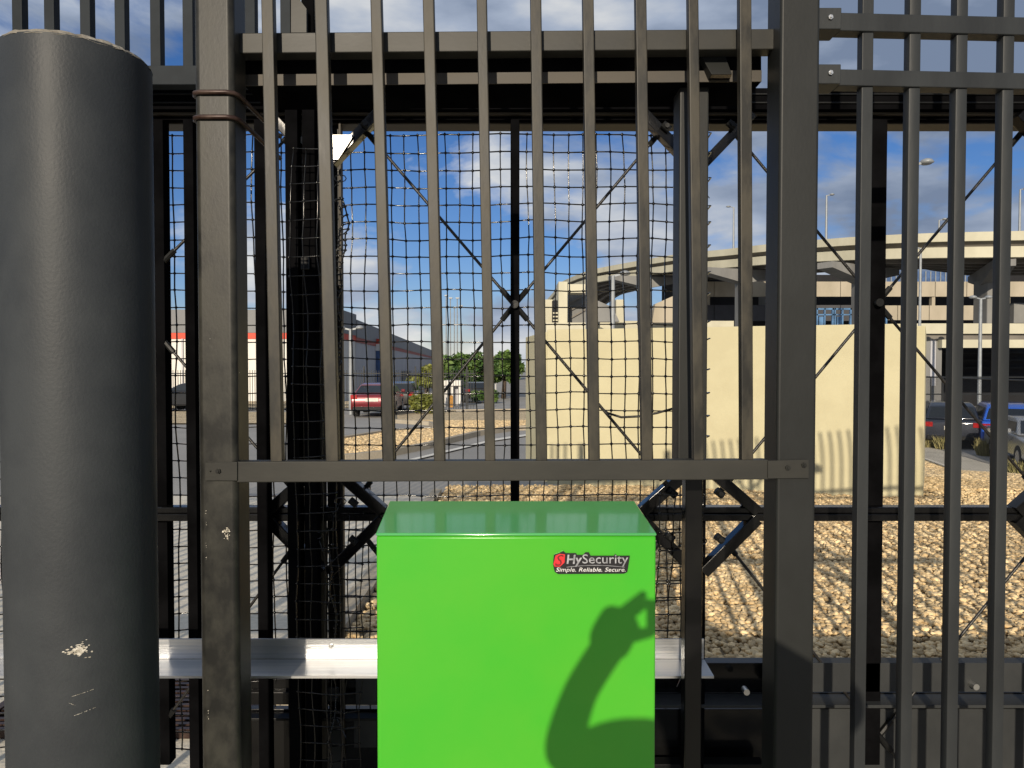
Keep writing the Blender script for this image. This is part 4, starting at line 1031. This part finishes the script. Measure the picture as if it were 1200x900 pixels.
# densify with catmull-rom
def cr_(pts, k=4):
    o = []
    for i in range(len(pts) - 1):
        p0, p1, p2, p3 = pts[max(i - 1, 0)], pts[i], pts[i + 1], pts[min(i + 2, len(pts) - 1)]
        for j in range(k):
            t = j / k; o.append(.5 * ((2 * p1) + (p2 - p0) * t + (2 * p0 - 5 * p1 + 4 * p2 - p3) * t * t + (3 * p1 - p0 - 3 * p2 + p3) * t ** 3))
    o.append(pts[-1]); return o
C1 = cr_(C0)
nor = []
for i, p in enumerate(C1):
    d = C1[min(i + 1, len(C1) - 1)] - C1[max(i - 1, 0)]; d.z = 0; d.normalize(); nor.append(Vector((-d.y, d.x, 0)))
def sweep(sec, name, m, rng_=None):   # sec: list of (offset away, dz)
    mb = MB(); n = len(sec); idx = range(len(C1)) if rng_ is None else range(*rng_)
    for i in idx: mb.v += [C1[i] + nor[i] * o + Vector((0, 0, z)) for o, z in sec]
    k = len(list(idx))
    mb.f = [(a * n + b, a * n + (b + 1) % n, (a + 1) * n + (b + 1) % n, (a + 1) * n + b) for a in range(k - 1) for b in range(n)] + [tuple(range(n)), tuple((k - 1) * n + b for b in range(n))]
    return mb.build(name, m, op)
sweep([(0, 0), (0, -.66), (.30, -.66), (.30, 0)], 'parapet', M_CREAM2)
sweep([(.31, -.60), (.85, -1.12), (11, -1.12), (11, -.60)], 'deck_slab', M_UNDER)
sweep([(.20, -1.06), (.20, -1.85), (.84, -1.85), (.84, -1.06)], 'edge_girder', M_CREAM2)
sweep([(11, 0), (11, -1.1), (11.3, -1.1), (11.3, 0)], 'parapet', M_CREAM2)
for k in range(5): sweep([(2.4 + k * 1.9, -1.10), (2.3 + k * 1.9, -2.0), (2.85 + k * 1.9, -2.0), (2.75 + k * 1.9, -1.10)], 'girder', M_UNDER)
for (px, D, capL, w) in ((868, 74, 4.6, 9), (1158, 57, 5.5, 22), (757, 92, 4.8, 9), (979, 70, 4.8, 11), (1006, 66, 4.8, 8)):
    i = min(range(len(C1)), key=lambda q: abs(C1[q].x / C1[q].y * F + 600 - px)); c = C1[i] + nor[i] * 5.5
    zc = C1[i].z - 2.02; ww = w / F * D / 2
    if px == 979: continue
    px_x = X(px, c.y)
    mb = MB(); mb.box(px_x - ww, px_x + ww, c.y - .9, c.y + .9, -1.6, zc - .9); mb.build('pier', M_GCON, op, bevel=.08)
    mb = MB()
    nv = nor[i]
    for s in (-1, 1):
        a = Vector((px_x, c.y, 0)); e = a + nv * capL * s
        tv = Vector((nv.y, -nv.x, 0)) * .7
        mb.hexa([a - tv + Vector((0, 0, zc - 1.4)), a + tv + Vector((0, 0, zc - 1.4)), e + tv + Vector((0, 0, zc - .5)), e - tv + Vector((0, 0, zc - .5))],
                [a - tv + Vector((0, 0, zc)), a + tv + Vector((0, 0, zc)), e + tv + Vector((0, 0, zc)), e - tv + Vector((0, 0, zc))])
    mb.build('pier_cap', M_GCON, op)

# structures below the overpass, left part
ab = thing('ramp_abutment', 'cream concrete ramp structure with dark arch at the left end of the flyover', 'ramp structure', (X(680, 66), 66, -1.5))
for nm, (x0, y0, x1, y1), D, dp, m in (('pylon', (654.5, 330, 665, 388), 62, 3, M_CREAM2), ('side_block', (639, 351, 647.5, 388), 64, 3, M_CREAM2), ('louvre_bay', (647.5, 352, 654.5, 388), 63, 2, M_VOID),
                                       ('beam', (665, 333, 686, 343), 62.5, 2, M_CREAM2), ('arch_interior', (665, 343, 700, 386), 66, 3, M_GCON), ('column', (722, 351, 731, 378), 66, 2, M_CREAM2), ('low_wall', (640, 378, 700, 392), 61, 1, M_CREAM2), ('wedge_wall', (655, 376, 860, 392), 70, 1, M_CREAM2)):
    mb = MB(); fbox(mb, x0, y0, x1, y1, D, dp); mb.build(nm, m, ab)
for k in range(5): mb = MB(); fbox(mb, 648, 366 + k * 4.2, 654, 367.6 + k * 4.2, 62.9, .1); mb.build('louvre', M_CREAM2, ab)
for k in range(3): mb = MB(); mb.poly([P(668, 372 - k * 9, 65.8), P(700, 354 - k * 9, 65.8), P(700, 356 - k * 9, 65.8), P(668, 374 - k * 9, 65.8)], (0, .3, 0)); mb.build('inner_beam', M_UNDER, ab)
mb = MB(); mb.poly([P(700, 377, 63), P(726, 377, 63), P(718, 360, 63), P(700, 352, 63)], (0, 1, 0)); mb.build('ramp_side', M_GCON, ab)
mb = MB(); mb.poly([P(764, 378, 67), P(800, 378, 67), P(800, 342, 67), P(768, 356, 67)], (0, 1, 0)); mb.build('ramp_side', M_TCON, ab)

# parking garage
gr = thing('parking_garage', 'multi storey tan concrete parking garage behind the flyover piers', 'parking garage', (X(1000, 90), 90, -1.5))
def gband(nm, x0, y0, x1, y1, D, dp, m): mb = MB(); fbox(mb, x0, y0, x1, y1, D, dp); return mb.build(nm, m, gr)
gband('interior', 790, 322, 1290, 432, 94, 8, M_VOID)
for x0 in range(800, 1290, 37):
    gband('spandrel_panel', x0 + .25, 330, x0 + 36.7, 347.5, 90, .5, M_TCON)
for x0 in range(1015, 1290, 37):
    gband('spandrel_panel', x0 + .25, 358, x0 + 36.7, 375, 90, .5, M_TCON)
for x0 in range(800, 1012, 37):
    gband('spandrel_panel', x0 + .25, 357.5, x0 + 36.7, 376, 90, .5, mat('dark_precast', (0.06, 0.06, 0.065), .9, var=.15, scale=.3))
for x in (828, 920, 1092, 1180): gband('column', x, 347.5, x + 4, 358, 90.2, .6, M_TCON)
gband('stair_tower', 905, 326, 955, 360, 89, 5, M_GCON)
gband('glass_screen', 1036, 318, 1140, 331, 91, .2, M_BLUEP)
for k in range(18): gband('screen_post', 1038 + k * 5.8, 318, 1039.2 + k * 5.8, 331, 90.9, .05, M_LPOLE)
gband('roof_slab', 1000, 313.5, 1290, 314.8, 95, 6, M_GCON) if False else None
# lower ramp with wide opening at right
lr = thing('lower_ramp', 'low cream ramp bridge with dark opening right of the cream wall', 'ramp bridge', (X(1140, 48), 48, -1.5))
def lband(nm, x0, y0, x1, y1, D, dp, m): mb = MB(); fbox(mb, x0, y0, x1, y1, D, dp); return mb.build(nm, m, lr)
lband('parapet', 1058, 379, 1320, 391, 46, .4, M_CREAM2)
lband('deck', 1085, 391.2, 1320, 398, 46.3, 9, M_UNDER)
lband('girder', 1104, 398, 1320, 407.5, 46, .6, M_CREAM2)
lband('back_wall', 1060, 398, 1320, 478, 56, .5, M_VOID)
for k in range(4): lband('inner_beam', 1104, 412 + k * 9, 1320, 414 + k * 9, 55.6, .3, M_DARK)
lband('abutment', 1073, 391, 1104, 478, 46.5, 9, M_GCON)
lband('abutment_panel', 1090, 398, 1097, 452, 46.44, .1, M_LILAC)
lband('retaining_wall', 1188, 355, 1320, 378.5, 60, 1, M_GCON)
# blue scaffold on the cream wall line
t = thing('blue_equipment', 'blue steel railing units standing behind the top of the cream wall', 'railing', (X(980, 14), 14, -.5))
for k in range(2):
    x0 = 957 + k * 21
    for (a, b, c, d) in ((x0, 361, x0 + 20, 363), (x0, 368, x0 + 20, 369.5), (x0, 361, x0 + 1.6, 384), (x0 + 18.4, 361, x0 + 20, 384), (x0 + 9, 361, x0 + 10.5, 384), (x0 + 3, 371, x0 + 8, 384)):
        mb = MB(); fbox(mb, a, b, c, d, 30, .12); mb.build('bar', mat('blue_steel', (0.07, 0.17, 0.32), .5, var=.25, scale=3), t)
for k in range(3): mb = MB(); fbox(mb, 1030 + k * 4, 366, 1032 + k * 4, 384, 30, .12); mb.build('bar', MATS['blue_steel'], t)
for px in (957.8, 998, 1036): MB().box(X(px, 30.2) - .04, X(px, 30.2) + .04, 30.13, 30.2, gz(X(px, 30), 30), Z(384, 30)).build('leg', MATS['blue_steel'], t)

# chain-link fence at the car park edge
t = thing('chain_link_fence', 'low chain link fence with thin black posts before the parked cars', 'fence', (X(1130, 20.6), 20.6, gz(8, 20.6)))
fa, fb = Vector((PE(27) + .1, 27.0, 0)), Vector((PE(15) + .1, 15.0, 0)); fl = (fb - fa).length; fd = (fb - fa) / fl
zb, zt2 = -1.45, 1.2
def fp(q, z): p = fa + fd * q; return Vector((p.x, p.y, z))
q = 0.0
while q < fl:
    p = fp(q, 0); MB().cyl((p.x, p.y, gz(p.x, p.y) - .1), (p.x, p.y, zt2), .035, 8).build('fence_post', M_FENCE, t, smooth=40); q += 3.0
mb = MB(); sp_ = .085; hh = zt2 - zb
for i in range(-int(hh / sp_), int(fl / sp_)):
    for d in (1, -1):
        a = i * sp_ if d == 1 else i * sp_ + hh
        b = a + d * hh; q0, z0_, q1, z1_ = (a, zb, b, zt2) if a < b else (b, zt2, a, zb)
        k = (z1_ - z0_) / (q1 - q0)
        if q0 < 0: z0_ -= k * q0; q0 = 0
        if q1 > fl: z1_ -= k * (q1 - fl); q1 = fl
        if q1 > q0: mb.tube([fp(q0, z0_), fp(q1, z1_)], .0025, 3, False)
o = mb.build('wire_mesh', M_FENCE, t); o['kind'] = 'stuff'
MB().cyl(fp(0, zt2), fp(fl, zt2), .02, 6).build('top_rail', M_FENCE, t)
t = thing('pipe_railing', 'black pipe railing beside the grey abutment behind the parked cars', 'railing', (X(1092, 33), 33, -1.5))
for px in (1078, 1091, 1105, 1118): x = X(px, 34); MB().cyl((x, 34, -1.5), (x, 34, Z(441, 34)), .03, 6).build('upright', M_FENCE, t)
for py in (442, 462): MB().cyl((X(1070, 34), 34, Z(py, 34)), (X(1200, 34), 34, Z(py, 34)), .03, 6).build('rail', M_FENCE, t)

# ------------------------------------------------------------------ photographer (behind the camera; only the shadow is seen)
def SP(u, v, y):   # shadow pixel on the cabinet face -> body point at depth y along the sun ray
    p = P(u, v, 1.30); k = (1.30 - y) / LDIR.y
    return p - LDIR * k
def skin(name, nodes, edges, m, parent, sub=2, root=0):
    base = Vector((0, 0, 0)); q = parent
    while q is not None: base += q.location; q = q.parent
    me = bpy.data.meshes.new(name); me.from_pydata([tuple(Vector(p) - base) for p, r in nodes], edges, [])
    o = bpy.data.objects.new(name, me); COL.objects.link(o); o.parent = parent; me.materials.append(m)
    md = o.modifiers.new('skin', 'SKIN'); md.use_smooth_shade = True
    for i, (p, r) in enumerate(nodes):
        sv = me.skin_vertices[0].data[i]; sv.radius = (r, r) if not isinstance(r, tuple) else r; sv.use_root = (i == root)
    sb = o.modifiers.new('sub', 'SUBSURF'); sb.levels = sub; sb.render_levels = sub
    return o
head = SP(893, 868, -.36)
per = thing('person', 'person in blue shirt photographing with a phone held up in both hands', 'person', (head.x - .02, -.48, 0))
lsh = SP(742, 874, -.40); rsh = SP(1080, 868, -.40)
lel = SP(656, 892, -.24); lf2 = SP(666, 850, -.21); lfm = SP(681, 808, -.16); lwr = SP(706, 768, -.075)
lh = SP(716, 735, -.05)
rel = SP(1050, 860, -.2); rwr = SP(905, 765, -.09); rh = SP(880, 740, -.05)
chest = (lsh + rsh) / 2 + Vector((0, -.03, -.14)); neck = (lsh + rsh) / 2 + Vector((0, .0, .01))
hcx = chest.x
pel = Vector((hcx, -.52, .78)); bel = Vector((hcx, -.5, .98))
nodes = [(pel, (.155, .115)), (bel, (.15, .11)), (chest, (.17, .12)), (neck, .062), (head + Vector((0, 0, -.10)), .058),
         (lsh, .068), (lel, .044), (lwr, .033), (rsh, .068), (rel, .050), (rwr, .036),
         (Vector((hcx - .1, -.52, .70)), .095), (Vector((hcx - .12, -.49, .42)), .062), (Vector((hcx - .13, -.52, .09)), .042), (Vector((hcx - .14, -.36, .04)), .035),
         (Vector((hcx + .1, -.52, .70)), .095), (Vector((hcx + .12, -.49, .42)), .062), (Vector((hcx + .13, -.52, .09)), .042), (Vector((hcx + .14, -.36, .04)), .035), (lfm, .033), (SP(720, 750, -.06), .033), (lf2, .037)]
edges = [(0, 1), (1, 2), (2, 3), (3, 4), (2, 5), (5, 6), (6, 21), (21, 19), (19, 7), (7, 20), (2, 8), (8, 9), (9, 10), (0, 11), (11, 12), (12, 13), (13, 14), (0, 15), (15, 16), (16, 17), (17, 18)]
skin('body', nodes, edges, M_SHIRT, per)
def ell(mb, c, rx, ry, rz, n=16, m=10):
    vs = [Vector(c) + Vector((rx * math.sin(PI * i / m) * math.cos(2 * PI * k / n), ry * math.sin(PI * i / m) * math.sin(2 * PI * k / n), rz * math.cos(PI * i / m))) for i in range(m + 1) for k in range(n)]
    mb.add(vs, [(i * n + k, i * n + (k + 1) % n, (i + 1) * n + (k + 1) % n, (i + 1) * n + k) for i in range(m) for k in range(n)]); return mb
mb = MB(); ell(mb, head, .105, .115, .130); ell(mb, head + Vector((0, .115, -.01)), .014, .02, .022, 8, 6)
for s in (-1, 1): ell(mb, head + Vector((s * .108, 0, -.01)), .012, .02, .03, 8, 6); ell(mb, head + Vector((s * .035, .105, .02)), .013, .01, .009, 8, 6)
mb.build('head', M_SKIN, per, smooth='all')
mb = MB(); ell(mb, head + Vector((0, -.02, .025)), .142, .142, .132); mb.build('hair', M_HAIR, per, smooth='all')
# hands with five fingers
def hand(wr, palm, tips, nm):
    d = palm - wr
    nd = [(wr, .038), (wr.lerp(palm, .5), .042), (palm, .04), (palm + (palm - wr).normalized() * .02, .034)]; ed = [(0, 1), (1, 2), (2, 3)]
    skin(nm, nd, ed, M_SKIN, per, 2)
    for a, b, c in tips: skin('finger', [(a, .012), (b, .010), (c, .008)], [(0, 1), (1, 2)], M_SKIN, per, 1)
lp = SP(727, 728, -.04)
hand(lwr, lp, [(SP(712, 722, -.04), SP(722, 719, -.03), SP(735, 719, -.015)), (SP(724, 722, -.03), SP(738, 710, -.03), SP(757, 694, -.01)), (SP(730, 728, -.04), SP(741, 718, -.02), SP(762, 703, -.01)),
               (SP(733, 740, -.04), SP(748, 742, -.03), SP(765, 739, -.02)), (SP(724, 750, -.04), SP(740, 748, -.03), SP(768, 741, -.02))], 'hand')
rp = SP(885, 745, -.05)
hand(rwr, rp, [(SP(880, 735, -.04), SP(870, 720, -.03), SP(860, 704, -.01)), (SP(876, 738, -.04), SP(864, 728, -.02), SP(850, 715, -.01)), (SP(876, 744, -.04), SP(862, 738, -.02), SP(848, 728, -.01)),
               (SP(876, 750, -.04), SP(862, 746, -.02), SP(850, 738, -.01)), (SP(882, 755, -.04), SP(866, 752, -.03), SP(852, 746, -.02))], 'hand')
a, b = SP(757, 742, -.006), SP(862, 702, -.006)
ph = thing('phone', 'dark smartphone held level in both hands of the person', 'phone', ((a.x + b.x) / 2, -.01, (a.z + b.z) / 2))
MB().box(a.x, b.x, -.014, -.005, a.z, b.z).build('case', M_DARK, ph, bevel=.003)
MB().box(a.x + .006, b.x - .006, -.0158, -.0142, a.z + .004, b.z - .004).build('screen', M_GLASS, ph)
